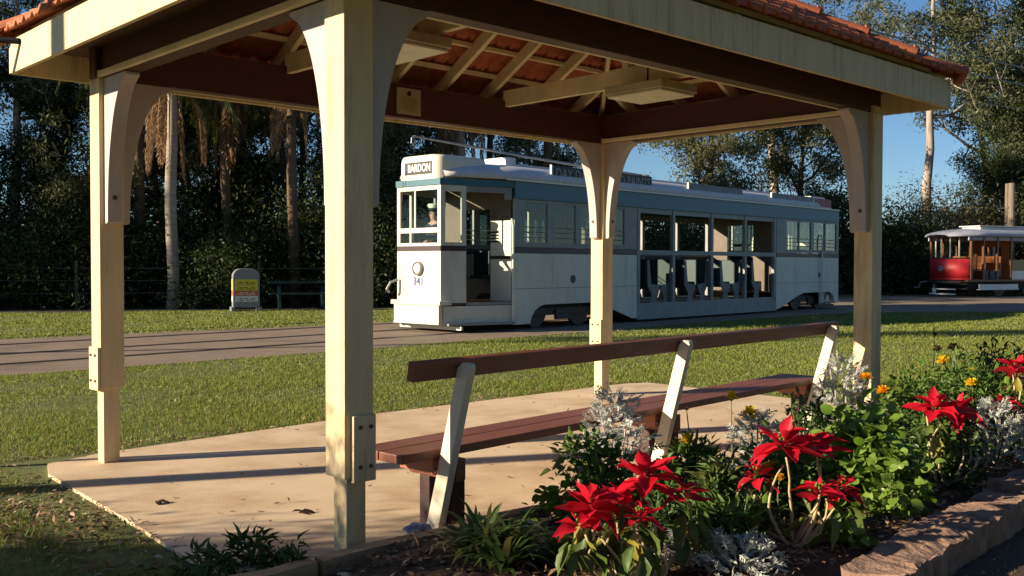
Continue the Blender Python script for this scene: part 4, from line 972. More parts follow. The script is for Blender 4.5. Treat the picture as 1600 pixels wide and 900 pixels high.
poinsettia('large poinsettia with many red heads in the middle of the bottom edge', 995, 3.72,
    [(1010, 752, .165, 1.1, .02), (925, 800, .155, 1.1, -.05), (968, 790, .15, 1.0, .08), (1072, 778, .115, .9, .10), (1000, 815, .10, .8, -.1), (905, 828, .10, .7, -.12)], 9, 12)
poinsettia('poinsettia on tall bare pale stems with small lower red heads, beside the round leaved shrub', 1243, 4.15,
    [(1225, 700, .175, 1.15, 0), (1278, 700, .14, .9, .08), (1185, 748, .10, .8, .05), (1285, 776, .105, .9, -.1), (1318, 768, .095, .8, .0)], 9, 3)
poinsettia('single headed poinsettia with green drooping leaves on yellowish stems in front of the sleepers', 1478, 5.45,
    [(1462, 640, .165, 1.1, 0), (1500, 646, .16, 1.0, .03)], 6, 9)
poinsettia('poinsettia cut off by the right edge of the photo', 1608, 6.1,
    [(1592, 578, .17, 1.0, 0), (1570, 633, .12, .9, -.05), (1612, 600, .15, 1, .1)], 5, 5)

def bush(name, label, cat, px, d, py_top, half_px, mat, T, ln, wd, n, group=None, up=.35, z_low=0.0, stems=8, extra=None, dx=0):
    """leafy clump: leaves on short twigs filling a dome"""
    x0, y0 = bedpt(px, d); r = np.random.default_rng(int(px * 7 + d * 100)); R = half_px * d / 1533.9; Ht = zat(py_top, d)
    lx = (Vector((x0, y0)) - A2).dot(U2); ly = (Vector((x0, y0)) - A2).dot(N2)
    z0 = max(GZ, bed_z(lx, ly)) - .005 if -1.6 < ly < -.12 else GZ
    t = thing(name, label, cat, (x0, y0, z0), 0, group); Ht -= z0
    m = MB(); tips = []
    for i in range(stems):
        a = 2 * PI * i / stems + r.normal(0, .3); q = r.uniform(.2, .85)
        tip = np.array([math.cos(a) * R * q, math.sin(a) * R * q, Ht * math.sqrt(max(.05, 1 - q * q)) * r.uniform(.75, .95)])
        m.tube(curve((r.normal(0, .02), r.normal(0, .02), 0), tip, (0, 0, .02), 5), [.006, .0055, .005, .004, .0035, .003], 5); tips.append(tip)
    m.build('stems', M['stem_green'], t)
    # leaves grouped round sub-clumps so that the outline is uneven and holes stay dark
    nc = max(14, n // 22); a = r.uniform(0, 2 * PI, nc); q = np.sqrt(r.uniform(0, 1, nc)); zz = r.uniform(z_low, 1, nc)
    rr_ = np.sqrt(np.clip(1 - zz ** 2.2, .03, 1))
    cc = np.c_[np.cos(a) * R * q * rr_, np.sin(a) * R * q * rr_, Ht * zz * r.uniform(.8, 1.06, nc)]
    k = r.integers(0, nc, n); sp = max(R, Ht) * .20
    P = cc[k] + r.normal(0, sp * .5, (n, 3)); P[:, 2] = np.clip(P[:, 2], .01, None)
    O = _n(P - cc[k] + 1e-6); D = _n(O + r.normal(0, .35, (n, 3)) + [0, 0, up] + (P / max(R, .01)) * [.5, .5, 0])
    Un = _n(r.normal(0, .5, (n, 3)) + [0, 0, .8]) 
    s = r.uniform(.45, 1.3, n)
    V, F = leaves(P, D, Un, ln * s, wd * s, T, .02, .3); npmesh('leaves', V, F, mat, t, smooth=True)
    if extra: extra(t, r, R, Ht)
    return t
def clump(name, label, cat, px, d, py_top, half_px, mat, ln, wd, n, group=None):
    """strap leaves arching out of the ground in several rosettes"""
    x0, y0 = bedpt(px, d); r = np.random.default_rng(int(px * 3 + d * 100)); R = half_px * d / 1533.9; Ht = zat(py_top, d)
    t = thing(name, label, cat, (x0, y0, .01), 0, group)
    V = []; F = []; o = 0; rs = 7; wf = [.45, .9, 1.0, .8, .45, .05]
    cx = r.normal(0, R * .45, (9, 2))
    for i in range(n):
        a = r.uniform(0, 2 * PI); c = cx[i % 9]; L_ = ln * r.uniform(.6, 1.15); e0 = r.uniform(.7, 1.45); w_ = wd * r.uniform(.7, 1.2)
        p = np.array([c[0], c[1], 0.0]); e = e0; tw_ = r.normal(0, .3)
        for k in range(6):
            sd = np.array([-math.sin(a + tw_), math.cos(a + tw_), 0]) * w_ * wf[k]
            V += [p - sd + [0, 0, .15 * w_ * wf[k]], p + sd + [0, 0, .15 * w_ * wf[k]]]
            p = p + np.array([math.cos(a) * math.cos(e), math.sin(a) * math.cos(e), math.sin(e)]) * L_ / 5; e -= r.uniform(.15, .42)
        for k in range(5): F.append([o + 2 * k, o + 2 * k + 1, o + 2 * k + 3, o + 2 * k + 2])
        o += 12
    V = np.array(V); V[:, 2] *= Ht / max(V[:, 2].max(), .01); V[:, 2] = np.clip(V[:, 2], .002, None)
    npmesh('leaves', V, F, mat, t, smooth=True); return t
def silver(label, px, d, py_top, half_px, n):
    """dusty miller: felted, deeply cut leaves -> each leaf a midrib with narrow lobes"""
    x0, y0 = bedpt(px, d); r = np.random.default_rng(int(px + d * 50)); R = half_px * d / 1533.9; Ht = zat(py_top, d)
    t = thing('dusty_miller', label, 'dusty miller', (x0, y0, .01), 0, 'silver leaved plants in the flower bed')
    m = MB()
    for i in range(7):
        a = 2 * PI * i / 7; m.tube(curve((0, 0, 0), (R * .5 * math.cos(a), R * .5 * math.sin(a), Ht * r.uniform(.6, .95)), (0, 0, .02), 5), .005, 5)
    m.build('stems', M['mauve'], t)
    a = r.uniform(0, 2 * PI, n); q = np.sqrt(r.uniform(0, 1, n)); zz = r.uniform(.12, 1, n); rr_ = np.sqrt(np.clip(1.05 - zz ** 1.6, .04, 1))
    P0 = np.c_[np.cos(a) * R * q * rr_, np.sin(a) * R * q * rr_, Ht * zz]
    D0 = _n(np.c_[np.cos(a), np.sin(a), r.uniform(-.1, 1.3, n)] + r.normal(0, .35, (n, 3))); U0 = _n(r.normal(0, .5, (n, 3)) + [0, 0, 1])
    Y0 = _n(np.cross(U0, D0)); ln = r.uniform(.045, .085, n); parts = [leaves(P0, D0, U0, ln, ln * .16, LANCE)]
    for f in (.25, .45, .65, .85):
        for s in (-1, 1):
            parts.append(leaves(P0 + D0 * (ln * f)[:, None], D0 * .75 + Y0 * s * .8 + r.normal(0, .12, (n, 3)), U0, ln * .42 * (1.1 - f * .4), ln * .13, DIAMOND if True else LANCE))
    parts[0] = leaves(P0, D0, U0, ln, ln * .16, DIAMOND)
    V, F = merge(parts); npmesh('leaves', V, F, L['silver'], t); return t
def marigold(label, px, py, d, rpx, mat=None, gname='marigold', stem=True, head='yellow'):
    x0, y0 = bedpt(px, d); z = zat(py, d); r = np.random.default_rng(int(px + py)); R = rpx * d / 1533.9
    t = thing(gname, label, 'flower', (x0, y0, .01), 0, 'yellow and orange flowers in the bed')
    top = np.array([0, 0, z - .01]); base = np.array([r.normal(0, .05), r.normal(0, .04), 0])
    m = MB(); m.tube(curve(base, top, (r.normal(0, .02), 0, 0), 6), [.004] * 5 + [.003] * 2, 6); m.build('stem', M['stem_green'], t)
    n = 46; a = r.uniform(0, 2 * PI, n); e = r.uniform(-.1, 1.3, n)
    D = np.c_[np.cos(a) * np.cos(e), np.sin(a) * np.cos(e), np.sin(e)]; Un = np.c_[-np.cos(a) * np.sin(e), -np.sin(a) * np.sin(e), np.cos(e)]
    V, F = leaves(top + D * R * .15, D, Un + r.normal(0, .2, (n, 3)), R * r.uniform(.75, 1.05, n), R * .55, ROUND)
    npmesh('petals', V, F, L[head], t, smooth=True)
    m = MB(); m.lathe([(.0, -R * .55), (R * .30, -R * .35), (R * .42, 0), (R * .2, R * .1)], top, 8); m.build('calyx', L['green'], t)
    n = 7; zz = r.uniform(.15, .8, n); ps = np.array([base + (top - base) * q for q in zz]); a = r.uniform(0, 6, n)
    V, F = leaves(ps, np.c_[np.cos(a), np.sin(a), np.full(n, .4)], np.c_[np.zeros((n, 2)), np.ones(n)] + r.normal(0, .2, (n, 3)), .05, .014, LANCE)
    npmesh('leaves', V, F, L['green'], t, smooth=True); return t
def pinkbits(t, r, R, Ht):
    for k in range(3):
        a = r.uniform(3.3, 5.9); c = np.array([math.cos(a) * R * .75, math.sin(a) * R * .7, Ht * r.uniform(.5, .85)]); n = 12
        D = rdir(n, r) + [0, -.3, .5]; V, F = leaves(np.tile(c, (n, 1)), D, rdir(n, r), .016, .012, ROUND); npmesh('blossom', V, F, L['pink'], t, smooth=True)
G1 = 'leafy plants filling the flower bed'
clump('strap_plant', 'low clump of long green strap leaves at the bottom edge right of the nearest post', 'plant', 765, 4.02, 792, 95, L['strap'], .23, .016, 320)
bush('leafy_plant', 'green leafy bush with small pink blossoms below the tall silver plant', 'plant', 925, 4.72, 688, 62, L['green'], OVAL, .045, .026, 900, G1, extra=pinkbits)
bush('leafy_plant', 'trailing sprig of round leaves reaching over the edging board towards the slab', 'plant', 862, 4.68, 752, 48, L['bright'], ROUND, .042, .036, 90, G1, up=.1, stems=5)
silver('tall silver leaved plant in front of the bench seat, left of the middle back post', 965, 4.95, 622, 62, 330)
silver('silver leaved plant between the two yellow flowers near the middle of the bed', 1185, 5.25, 655, 52, 190)
silver('silver leaved plant at the foot of the far right post', 1318, 6.25, 566, 52, 300)
silver('silver leaved plant to the right of the single headed poinsettia', 1560, 5.85, 634, 52, 260)
silver('grey leaved plant low in the shade between the two front poinsettias', 1160, 3.78, 852, 72, 170)
silver('small grey leaved plant in shade at the bottom edge behind the large poinsettia', 1085, 3.95, 850, 50, 120)
bush('leafy_plant', 'dark ferny plant around the yellow flower left of the middle', 'plant', 1088, 4.85, 702, 72, L['green'], LANCE, .050, .013, 1500, G1, up=.8)
bush('leafy_plant', 'pale green lance leaved plant right of the large poinsettia', 'plant', 1128, 4.35, 748, 55, L['strap'], LANCE, .075, .018, 560, G1, up=.9)
bush('leafy_plant', 'leafy green plant behind the tall stemmed poinsettia', 'plant', 1230, 4.95, 690, 70, L['green'], OVAL, .042, .022, 1100, G1)
bush('round_leaved_shrub', 'bright green round leaved shrub in the middle of the flower bed', 'shrub', 1350, 5.0, 632, 78, L['bright'], ROUND, .052, .044, 1500, up=.2, stems=12)
bush('leafy_plant', 'low round leaved plant in front of the bright green shrub', 'plant', 1402, 4.75, 712, 52, L['bright'], ROUND, .056, .048, 210, G1, up=.15)
bush('leafy_plant', 'dense green plant just right of the far right post', 'plant', 1432, 6.05, 590, 75, L['green'], OVAL, .045, .024, 1700, G1)
bush('leafy_plant', 'green plant under the three yellow flowers at the right', 'plant', 1520, 6.55, 575, 90, L['green'], LANCE, .055, .018, 1900, G1, up=.7)
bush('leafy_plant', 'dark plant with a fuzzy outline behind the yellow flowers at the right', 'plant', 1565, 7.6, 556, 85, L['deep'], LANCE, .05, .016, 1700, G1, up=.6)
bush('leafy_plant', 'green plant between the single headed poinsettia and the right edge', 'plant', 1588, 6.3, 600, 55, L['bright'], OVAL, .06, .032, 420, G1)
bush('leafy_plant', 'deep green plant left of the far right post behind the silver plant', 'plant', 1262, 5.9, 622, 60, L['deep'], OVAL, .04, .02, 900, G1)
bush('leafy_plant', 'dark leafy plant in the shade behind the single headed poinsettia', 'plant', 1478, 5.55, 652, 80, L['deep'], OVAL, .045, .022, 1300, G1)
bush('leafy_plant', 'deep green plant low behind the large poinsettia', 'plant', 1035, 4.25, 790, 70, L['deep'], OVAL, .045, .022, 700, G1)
bush('leafy_plant', 'shaded green plant at the bottom between the tall stems and the lance leaves', 'plant', 1180, 4.2, 790, 50, L['green'], OVAL, .05, .026, 420, G1)
bush('leafy_plant', 'low green plant between the large poinsettia and the bare stems', 'plant', 1122, 4.05, 782, 48, L['green'], LANCE, .07, .018, 380, G1, up=.7)
bush('leafy_plant', 'green plant between the middle bench post and the large poinsettia', 'plant', 1052, 4.6, 735, 48, L['green'], OVAL, .05, .026, 420, G1, up=.5)
bush('leafy_plant', 'green sprigs low beside the near sleeper end', 'plant', 1318, 4.25, 800, 40, L['bright'], ROUND, .045, .036, 110, G1, up=.2)
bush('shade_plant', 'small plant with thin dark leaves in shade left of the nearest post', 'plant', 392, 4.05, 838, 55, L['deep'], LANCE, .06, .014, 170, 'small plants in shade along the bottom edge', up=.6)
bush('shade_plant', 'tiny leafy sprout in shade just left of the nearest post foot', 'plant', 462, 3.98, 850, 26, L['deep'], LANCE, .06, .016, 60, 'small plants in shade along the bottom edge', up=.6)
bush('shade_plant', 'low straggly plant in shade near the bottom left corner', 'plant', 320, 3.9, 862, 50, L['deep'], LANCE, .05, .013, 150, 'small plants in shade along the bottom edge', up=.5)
for a in (('yellow marigold in front of the middle bench post', 1075, 690, 4.85, 13, 'yellow'), ('yellow flower in front of the bench seat, right of the middle back post', 1144, 621, 5.5, 11, 'yellow'),
          ('flat yellow flower above the silver plant in the middle', 1174, 648, 5.3, 14, 'yellow'), ('orange marigold against the far right post', 1354, 590, 6.15, 11, 'amber'),
          ('lower orange flower right of the far right post foot', 1381, 613, 6.0, 12, 'amber'), ('highest yellow marigold at the right', 1476, 564, 6.8, 11, 'yellow'),
          ('lower yellow marigold at the right', 1521, 599, 6.3, 10, 'yellow'), ('small yellow bud above the lower right marigold', 1521, 578, 6.6, 7, 'yellow'),
          ('small orange flower low between the tall poinsettia stems', 1221, 748, 4.6, 8, 'amber')):
    marigold(a[0], a[1], a[2], a[3], a[4], head=a[5])
for a in (('left brown seed head above the yellow marigolds', 1466, 546, 7.0, 8), ('right brown seed head above the yellow marigolds', 1491, 543, 7.0, 9), ('small dark seed head on a thin stalk right of the middle bench post', 1074, 640, 4.9, 4),
          ('tiny seed head furthest right above the bed', 1540, 536, 7.4, 4), ('tiny seed head on a thin stalk beside the far right post', 1462, 522, 7.2, 4)):
    marigold(a[0], a[1], a[2], a[3], a[4], gname='seed_head', head='seed')
# two dead leaves on the slab
for k, (px, py, lb) in enumerate(((240, 790, 'curled dead brown leaf on the slab, nearer the left edge'), (463, 806, 'curled dead brown leaf on the slab, nearer the nearest post'))):
    d = 1.25 * 1533.9 / (py - 413.6); x, y = bedpt(px, d); r = np.random.default_rng(k); n = 4
    V, F = leaves(np.c_[x + r.normal(0, .022, n), y + r.normal(0, .02, n), np.full(n, .008)], np.c_[np.ones(n), r.normal(0, .5, n), r.normal(.1, .2, n)], np.c_[r.normal(0, .4, (n, 2)), np.ones(n)], r.uniform(.05, .09, n), r.uniform(.02, .03, n), OVAL)
    tag(npmesh('dead_leaf', V, F, M['bench_dark']), lb, 'leaf', 'dead leaves on the slab')

# ------------------------------------------------------------------ trees
def branch_tree(seed, Ht, spread, first, nlimb, lean=.3, trunk_r=.22, wob=.25, up=.55, levels=2):
    """tapered trunk with limbs and twigs -> MB and twig tips"""
    r = np.random.default_rng(seed); m = MB(); tips = []
    n = 9; tr = [np.array([0, 0, -.2])]; off = np.zeros(2); ld = r.normal(0, lean, 2)
    for i in range(1, n + 1):
        f = i / n; off = off + r.normal(0, wob, 2) * .35; tr.append(np.array([ld[0] * f * 2 + off[0], ld[1] * f * 2 + off[1], Ht * f * .92]))
    rad_t = [trunk_r * (1.35 if i == 0 else (1 - .80 * i / n)) for i in range(n + 1)]
    m.tube(tr, rad_t, 10)
    def at(f):
        q = f * n; i = min(n - 1, int(q)); return tr[i] + (tr[i + 1] - tr[i]) * (q - i), rad_t[i] + (rad_t[i + 1] - rad_t[i]) * (q - i)
    for k in range(nlimb):
        f = first + (.99 - first) * (k + r.uniform(.1, .9)) / nlimb; p, rr_ = at(min(.99, f)); a = k * 2.4 + r.normal(0, .5)
        L_ = spread * r.uniform(.7, 1.15) * (1.15 - .55 * (f - first) / (1 - first)); e = r.uniform(up - .3, up + .4)
        d = np.array([math.cos(a) * math.cos(e), math.sin(a) * math.cos(e), math.sin(e)]); pts = [p]; rs = [rr_ * .62]
        for j in range(5):
            d = _n(d + r.normal(0, .22, 3) + [0, 0, .06]); pts.append(pts[-1] + d * L_ / 5); rs.append(rr_ * .62 * (1 - .17 * (j + 1)))
        m.tube(pts, rs, 6)
        for j in range(1, 6):
            for _ in range(2 if j < 5 else 3):
                dd = _n(d * .7 + r.normal(0, .75, 3) + [0, 0, .25]); l2 = L_ * r.uniform(.22, .48)
                q = pts[j]; mid = q + dd * l2 * .5 + r.normal(0, .06, 3) * l2; tip = mid + _n(dd + r.normal(0, .4, 3)) * l2 * .5
                m.tube([q, mid, tip], [rs[j] * .5 + .006, rs[j] * .35 + .005, .006], 4); tips += [tip, (mid + tip) / 2]
    return m, np.array(tips)
def crown_leaves(tips, seed, per, sp, ln, wd, hang=.5):
    r = np.random.default_rng(seed); k = np.repeat(np.arange(len(tips)), per); n = len(k)
    P = tips[k] + r.normal(0, sp, (n, 3)) * [1, 1, .75]
    D = _n(rdir(n, r) + [0, 0, -hang]); s = r.uniform(.6, 1.3, n)
    return leaves(P, D, rdir(n, r), ln * s, wd * s)
TREES = {}
def tree_kind(kind, build):
    TREES[kind] = build
def proto(name, cat, m, bark, V, F, leaf, extra=None):
    t = thing(name, 'tree', cat, (0, -500, 0)); m.build('trunk', M[bark], t, smooth=True); npmesh('crown', V, F, L[leaf], t)
    return t
PROTO = {}
def mk_gum(key, seed, Ht, spread, first, nl, per, sp, ln, wd, leaf, bark, tr, **kw):
    m, tips = branch_tree(seed, Ht, spread, first, nl, trunk_r=tr, **kw); V, F = crown_leaves(tips, seed, per, sp, ln, wd); PROTO[key] = proto('gum_tree', 'tree', m, bark, V, F, leaf)
mk_gum('gum_a', 3, 13, 4.2, .38, 11, 85, .30, .19, .065, 'gum', 'bark_gum', .27)
mk_gum('gum_b', 8, 15, 3.6, .45, 10, 60, .28, .19, .065, 'gum', 'bark_dark', .22)
mk_gum('gum_c', 15, 11, 4.8, .30, 12, 100, .33, .20, .07, 'gum2', 'bark_dark', .26)
mk_gum('gum_pale', 33, 17, 4.4, .52, 9, 70, .30, .20, .07, 'gum', 'bark_gum', .30, lean=.1)
mk_gum('dense', 41, 12, 3.4, .15, 16, 110, .38, .20, .075, 'dark', 'bark_dark', .25)
mk_gum('dense_b', 52, 10, 3.8, .12, 15, 110, .40, .20, .075, 'dark', 'bark_dark', .22)
def mk_shrub(key, seed, R, Ht, n, ln, wd, leaf, name):
    r = np.random.default_rng(seed); m = MB(); nc = 70
    a = r.uniform(0, 2 * PI, nc); q = np.sqrt(r.uniform(0, 1, nc)); zz = r.uniform(.05, 1, nc); rr_ = np.sqrt(np.clip(1.02 - zz ** 2, .04, 1))
    cc = np.c_[np.cos(a) * R * q * rr_, np.sin(a) * R * q * rr_, Ht * zz * r.uniform(.8, 1.15, nc)]
    for i in range(0, nc, 3): m.tube(curve((r.normal(0, .1), r.normal(0, .1), 0), cc[i], (0, 0, .1), 4), [.05, .04, .03, .02, .01], 5)
    V, F = crown_leaves(cc, seed, n // nc, R * .22, ln, wd, .2); V[:, 2] = np.maximum(V[:, 2], .02)
    t = thing(name, 'shrub', 'shrub', (0, -500, 0)); m.build('stems', M['bark_dark'], t); npmesh('crown', V, F, L[leaf], t); PROTO[key] = t
mk_shrub('shrub_dark', 5, 2.1, 2.7, 16000, .12, .05, 'darker', 'dark_shrub')
mk_shrub('shrub_mid', 6, 1.6, 2.3, 10000, .12, .05, 'mid', 'green_shrub')
mk_shrub('shrub_olive', 7, 2.6, 3.3, 12000, .14, .045, 'olive', 'olive_bush')
def mk_palm(key, seed, Ht, green, dead, bark):
    r = np.random.default_rng(seed); t = thing('palm_tree', 'palm', 'palm tree', (0, -500, 0)); m = MB()
    n = 16; pts = [(.04 * math.sin(i * .5 + seed), .04 * math.sin(i * .4 + 2 * seed), Ht * i / n - (.2 if i == 0 else 0)) for i in range(n + 1)]
    m.tube(pts, [.24, .185] + [.165 - .03 * i / n + .006 * (i % 2) for i in range(n - 1)], 12); m.build('trunk', M[bark], t, smooth=True)
    top = np.array(pts[-1])
    def frond(a, e, L_, sag, mat, wide):
        parts = []; p = top.copy(); rib = [p.copy()]; dirs = []
        for k in range(14):
            d = np.array([math.cos(a) * math.cos(e), math.sin(a) * math.cos(e), math.sin(e)]); p = p + d * L_ / 14; rib.append(p.copy()); dirs.append(d); e = max(e - sag, -1.5)
        rib = np.array(rib); N_ = 54; f = np.linspace(.10, 1, N_); idx = np.minimum((f * 14).astype(int), 13)
        P = np.array([np.interp(f * 14, np.arange(15), rib[:, c]) for c in range(3)]).T; Dd = np.array(dirs)[idx]
        S_ = np.array([-math.sin(a), math.cos(a), 0])
        ll = wide * np.sin(np.clip(f * PI * .95 + .12, 0, PI)) * r.uniform(.8, 1.1, N_) + .08
        for s in (-1, 1): parts.append(leaves(P, S_ * s + Dd * .6 + np.c_[np.zeros((N_, 2)), np.full(N_, -.65)] + r.normal(0, .18, (N_, 3)), rdir(N_, r) * .3 + [0, 0, 1], ll, .035))
        mm = MB(); mm.tube([tuple(q) for q in rib[::2]], [.030, .026, .022, .018, .014, .010, .007, .005], 5)
        V, F = merge(parts); vo = np.array(mm.v); 
        o = npmesh('frond', np.concatenate([V, vo]), np.concatenate([F, np.array([ff for ff in mm.f if len(ff) == 4]) + len(V)]), mat, t)
    for i in range(green): frond(i * 2.4 + r.normal(0, .2), r.uniform(.0, 1.25), r.uniform(2.3, 3.0), .13, L['palm'], .55)
    for i in range(dead): frond(i * 2.1 + r.normal(0, .3), r.uniform(-1.2, -.5), r.uniform(2.0, 3.2), .12, L['dead'], .34)
    PROTO[key] = t; return t
mk_palm('palm_a', 1, 6.6, 12, 11, 'bark_palm'); mk_palm('palm_b', 2, 7.4, 13, 13, 'bark_brown')

DONE = set()
def plant(key, x, y, rz, sc, label, group=None, rename=None):
    p = PROTO[key]
    if key in DONE: o = dup(p, (x, y, GZ), rz, sc, label)
    else: o = p; DONE.add(key); o.location = (x, y, GZ); o.rotation_euler = (0, 0, rz); o.scale = (sc,) * 3 if not hasattr(sc, '__len__') else sc; o['label'] = label
    if 'group' in o.keys() and not group: del o['group']
    if group: o['group'] = group
    return o
GT, GS = 'trees of the dark wood behind the tram line', 'undergrowth shrubs along the wood'
# palms first: named by what hangs from them
plant('palm_a', -9.65, 27.9, .4, 1.0, 'palm with a straight pale ringed trunk left of the nearest post, brown fronds hanging', 'palms in the wood')
plant('palm_b', -6.6, 29.6, 1.9, .98, 'palm with long brown dead fronds hanging just left of the nearest post', 'palms in the wood')
plant('palm_b', -8.9, 30.6, 3.0, .95, 'palm with green drooping fronds between the two brown hung palms', 'palms in the wood')
plant('palm_b', -11.4, 30.0, 4.4, 1.0, 'palm whose dead fronds hang against the left post bracket', 'palms in the wood')
plant('palm_a', -1.9, 36.5, 2.2, 1.18, 'palm with thin pale trunk rising behind the destination box of the white tram', 'palms in the wood')
plant('palm_b', 1.4, 39.5, .2, 1.2, 'orange brown palm trunk with fronds behind the roof of the white tram', 'palms in the wood')
# the wood: nearest row to farthest
wood = [('gum_b', -17.4, 30.0, .3, .92, 'slender dark gum at the far left edge of the wood'), ('dense', -14.6, 32.4, 1.2, .62, 'dense dark tree at the left, behind the wire fence'),
        ('gum_a', -12.4, 36.0, 2.2, .95, 'spreading gum behind the pale trunked palm'), ('dense_b', -10.2, 35.6, 3.0, .85, 'dense tree between the palms'), ('gum_b', -8.3, 37.5, 4.2, .9, 'slender gum behind the brown hung palm'),
        ('dense', -5.9, 39.0, 5.0, .85, 'dense dark tree seen between the nearest post and the white tram'), ('gum_c', -3.0, 38.8, .8, .9, 'olive leaved gum behind the front of the white tram'), ('dense_b', -4.9, 32.2, 1.9, .55, 'small dense tree behind the picnic table'),
        ('gum_b', -1.2, 43.0, 1.6, 1.0, 'slender gum above the roof front of the white tram'), ('dense', .4, 45.4, 2.5, .75, 'dense tree behind the open middle of the white tram'),
        ('gum_b', -21.5, 38.5, 2.0, 1.05, 'second row gum at the far left'), ('gum_c', -15.2, 43.0, 1.0, 1.1, 'second row olive gum at the left'), ('dense', -24.5, 33.5, 4.4, .95, 'dense tree just outside the left edge'),
        ('gum_a', -26, 29.5, .9, .95, 'spreading gum just outside the left edge'), ('dense_b', -20.4, 29.4, 2.8, .8, 'small dense tree at the far left beside the fence'),
        ('gum_pale', -15.9, 31.6, .7, .70, 'gum with a thin pale trunk left of the left post'), ('gum_a', -7.4, 33.0, 3.3, .75, 'young spreading gum just left of the nearest post'), ('gum_c', -10.9, 31.6, 5.1, .70, 'olive leaved young gum right of the left post')]
for a in wood: plant(*a, GT)
sh_l = [('shrub_dark', -16.6, 27.6, 0, 1.0), ('shrub_mid', -14.3, 27.9, 1, .85), ('shrub_dark', -12.6, 29.0, 2, 1.1), ('shrub_dark', -10.4, 30.3, 3, 1.0), ('shrub_mid', -8.4, 28.6, 4, .85), ('shrub_dark', -6.9, 31.3, 5, 1.15),
        ('shrub_dark', -4.6, 30.6, .5, 1.1), ('shrub_dark', -2.8, 32.8, 1.5, 1.15), ('shrub_dark', -.6, 35.6, 2.5, 1.2), ('shrub_mid', 1.9, 38.2, 3.5, 1.3), ('shrub_dark', 4.6, 41.0, 4.5, 1.3), ('shrub_mid', 7.4, 43.6, 5.5, 1.4), ('shrub_dark', 10.4, 46.4, .2, 1.5),
        ('shrub_dark', -19.6, 26.2, 1.2, 1.0), ('shrub_dark', -13.6, 31.0, 2.2, 1.4), ('shrub_dark', -8.6, 32.4, 3.2, 1.4), ('shrub_dark', -4.0, 35.0, 4.2, 1.5), ('shrub_dark', -17.6, 31.4, 5.2, 1.4)]
sl_ = ['dark shrub behind the fence at the left edge', 'lighter green shrub behind the fence left of the left post', 'tall dark shrub behind the marker post', 'dark shrub behind the pale trunked palm', 'green shrub with lit leaves left of the rounded sign', 'dark shrub behind the rounded sign',
       'dark shrub behind the picnic table', 'dark shrub left of the white tram front', 'dark shrub seen through the doorway of the white tram', 'green shrub seen through the first windows of the white tram', 'dark shrub seen through the open bays of the white tram', 'green shrub seen through the last open bay of the white tram', 'dark shrub behind the rear of the white tram',
       'dark shrub outside the left edge', 'second row dark shrub behind the left post', 'second row dark shrub behind the palms', 'second row dark shrub behind the nearest post', 'second row dark shrub at the left edge']
for a, l in zip(sh_l, sl_): plant(a[0], a[1], a[2], a[3], a[4], l, GS)
# right hand side, lit by the low sun
GR = 'gum trees on the right'
plant('gum_c', 10.6, 52, 1.1, 1.05, 'big round crowned gum above the roof of the white tram', GR)
plant('gum_c', 15.4, 54, 3.4, 1.0, 'gum with dark trunk between the far post and the right post', GR)
plant('gum_pale', 21.6, 51, 0, 1.05, 'tall gum with a bare pale trunk right of the right post', GR)
plant('gum_a', 26.6, 50, 2.0, 1.15, 'spreading dark gum at the upper right corner', GR)
plant('gum_b', 30.5, 54, 1.0, 1.15, 'slender gum at the right edge behind the pole', GR)
plant('gum_pale', 16.5, 62, 2.4, 1.25, 'tall thin crowned gum rising above the roof tiles', GR)
plant('dense', 28.8, 53.5, 2.2, 1.12, 'tall dense dark tree filling the right edge behind the red tram', GR)
plant('gum_a', 28.2, 57, 4.2, 1.2, 'gum whose crown shows above the right end of the shelter roof', GR)
plant('dense', 26.2, 50.5, .6, .80, 'dense dark tree standing behind the red tram', GR)
plant('dense_b', 29.2, 49.5, 2.6, .85, 'dense dark tree behind the right end of the red tram', GR)
plant('shrub_olive', 19.6, 46.5, .4, 1.25, 'brownish olive bush behind the red tram front, right of the right post', 'bushes behind the red tram')
plant('shrub_olive', 22.8, 48.5, 2.4, 1.15, 'brownish olive bush above the roof of the red tram', 'bushes behind the red tram')
plant('shrub_dark', 15.4, 44.5, 1.4, 1.5, 'dark bush left of the red tram', 'bushes behind the red tram')
plant('shrub_dark', 17.6, 43.8, 3.4, 1.1, 'dark bush close to the left end of the red tram', 'bushes behind the red tram')
plant('shrub_dark', 13.2, 46.0, 4.4, 1.3, 'dark bush between the two trams', 'bushes behind the red tram')
for k, (x, y) in enumerate(((26, 47), (30, 46.5), (34, 48))): plant('shrub_dark', x, y, k * 1.3, 1.6, ['dark bush behind the middle of the red tram', 'dark bush behind the right end of the red tram', 'dark bush outside the right edge'][k], 'bushes behind the red tram')
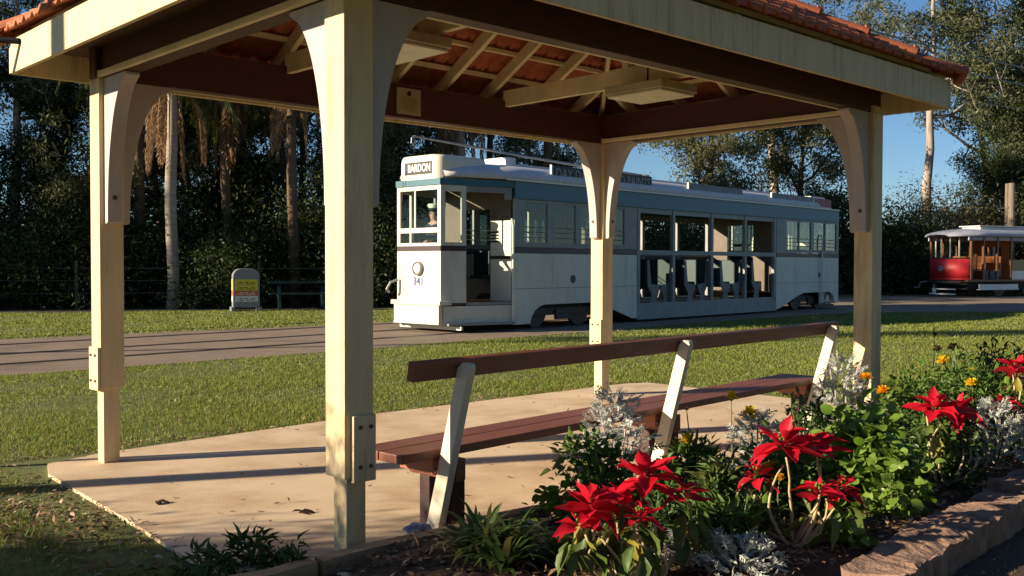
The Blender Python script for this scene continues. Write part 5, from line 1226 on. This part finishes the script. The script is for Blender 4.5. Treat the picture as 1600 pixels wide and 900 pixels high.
# far wood behind everything
def far_wood():
    r = np.random.default_rng(77); n = 240; x = r.uniform(-75, 95, n); y = 72 + r.uniform(0, 22, n) - .06 * np.abs(x); h = r.uniform(2, 5.5, n)
    cc = np.repeat(np.c_[x, y, h * .55], 10, 0) + r.normal(0, 1, (n * 10, 3)) * np.repeat(np.c_[np.full(n, 2.0), np.full(n, 2.0), h * .30], 10, 0); cc[:, 2] = np.clip(cc[:, 2], .2, None)
    V, F = crown_leaves(cc, 5, 26, .75, .55, .28, .1); tag(npmesh('distant_woods', V, F, L['dark']), kind='stuff')
far_wood()
# unseen trees and shrubs, added to shade slab and lawn and block horizon glow
out = [('shrub_dark', -6.4, 2.30, .3, (.52, .50, .70), 'unseen bushy shrub left of the slab, added to shade its corner'), ('shrub_dark', -8.6, 1.60, 2.3, (.52, .52, .85), 'unseen dark shrub added farthest left to thicken the shade'), ('shrub_dark', -7.5, 1.95, 1.3, (.52, .52, .78), 'unseen dark shrub added far left of the slab for shade'),
       ('gum_c', -30, -16, 1.0, 1.2, 'unseen gum added far behind the left side of the lawn'), ('dense', -20, -24, 2.0, 1.2, 'unseen dense tree added behind the viewer at the left'), ('gum_c', -6, -26, 3.0, 1.2, 'unseen gum added behind the viewer'),
       ('dense', 8, -22, 4.0, 1.2, 'unseen dense tree added behind the viewer at the right'), ('gum_c', 20, -14, 5.0, 1.2, 'unseen gum added right of the viewer'), ('dense_b', 24, -2, .6, 1.2, 'unseen dense tree added right of the flower bed'), ('dense_b', -38, 22, 1.6, 1.1, 'unseen dense tree added left of the lawn'), ('dense', 7.5, -6.5, 2.0, 1.0, 'unseen dense tree added close behind the viewer at the right'), ('dense_b', 12.5, .5, 3.0, 1.0, 'unseen dense tree added close to the right of the flower bed'), ('dense', 1.5, -10.5, 1.0, 1.0, 'unseen dense tree added close behind the viewer'), ('dense_b', 16, 8.5, 1.7, .9, 'unseen dense tree added right of the shelter'), ('gum_b', -12.6, 12.5, 1.6, (.42, .42, .58), 'unseen small slender gum added far left on the lawn, its crown shading the far lawn')]
for a in out: plant(a[0], a[1], a[2], a[3], a[4], a[5], 'unseen trees and shrubs added for shade')
for k, p in PROTO.items():
    if k not in DONE: print('unused', k)
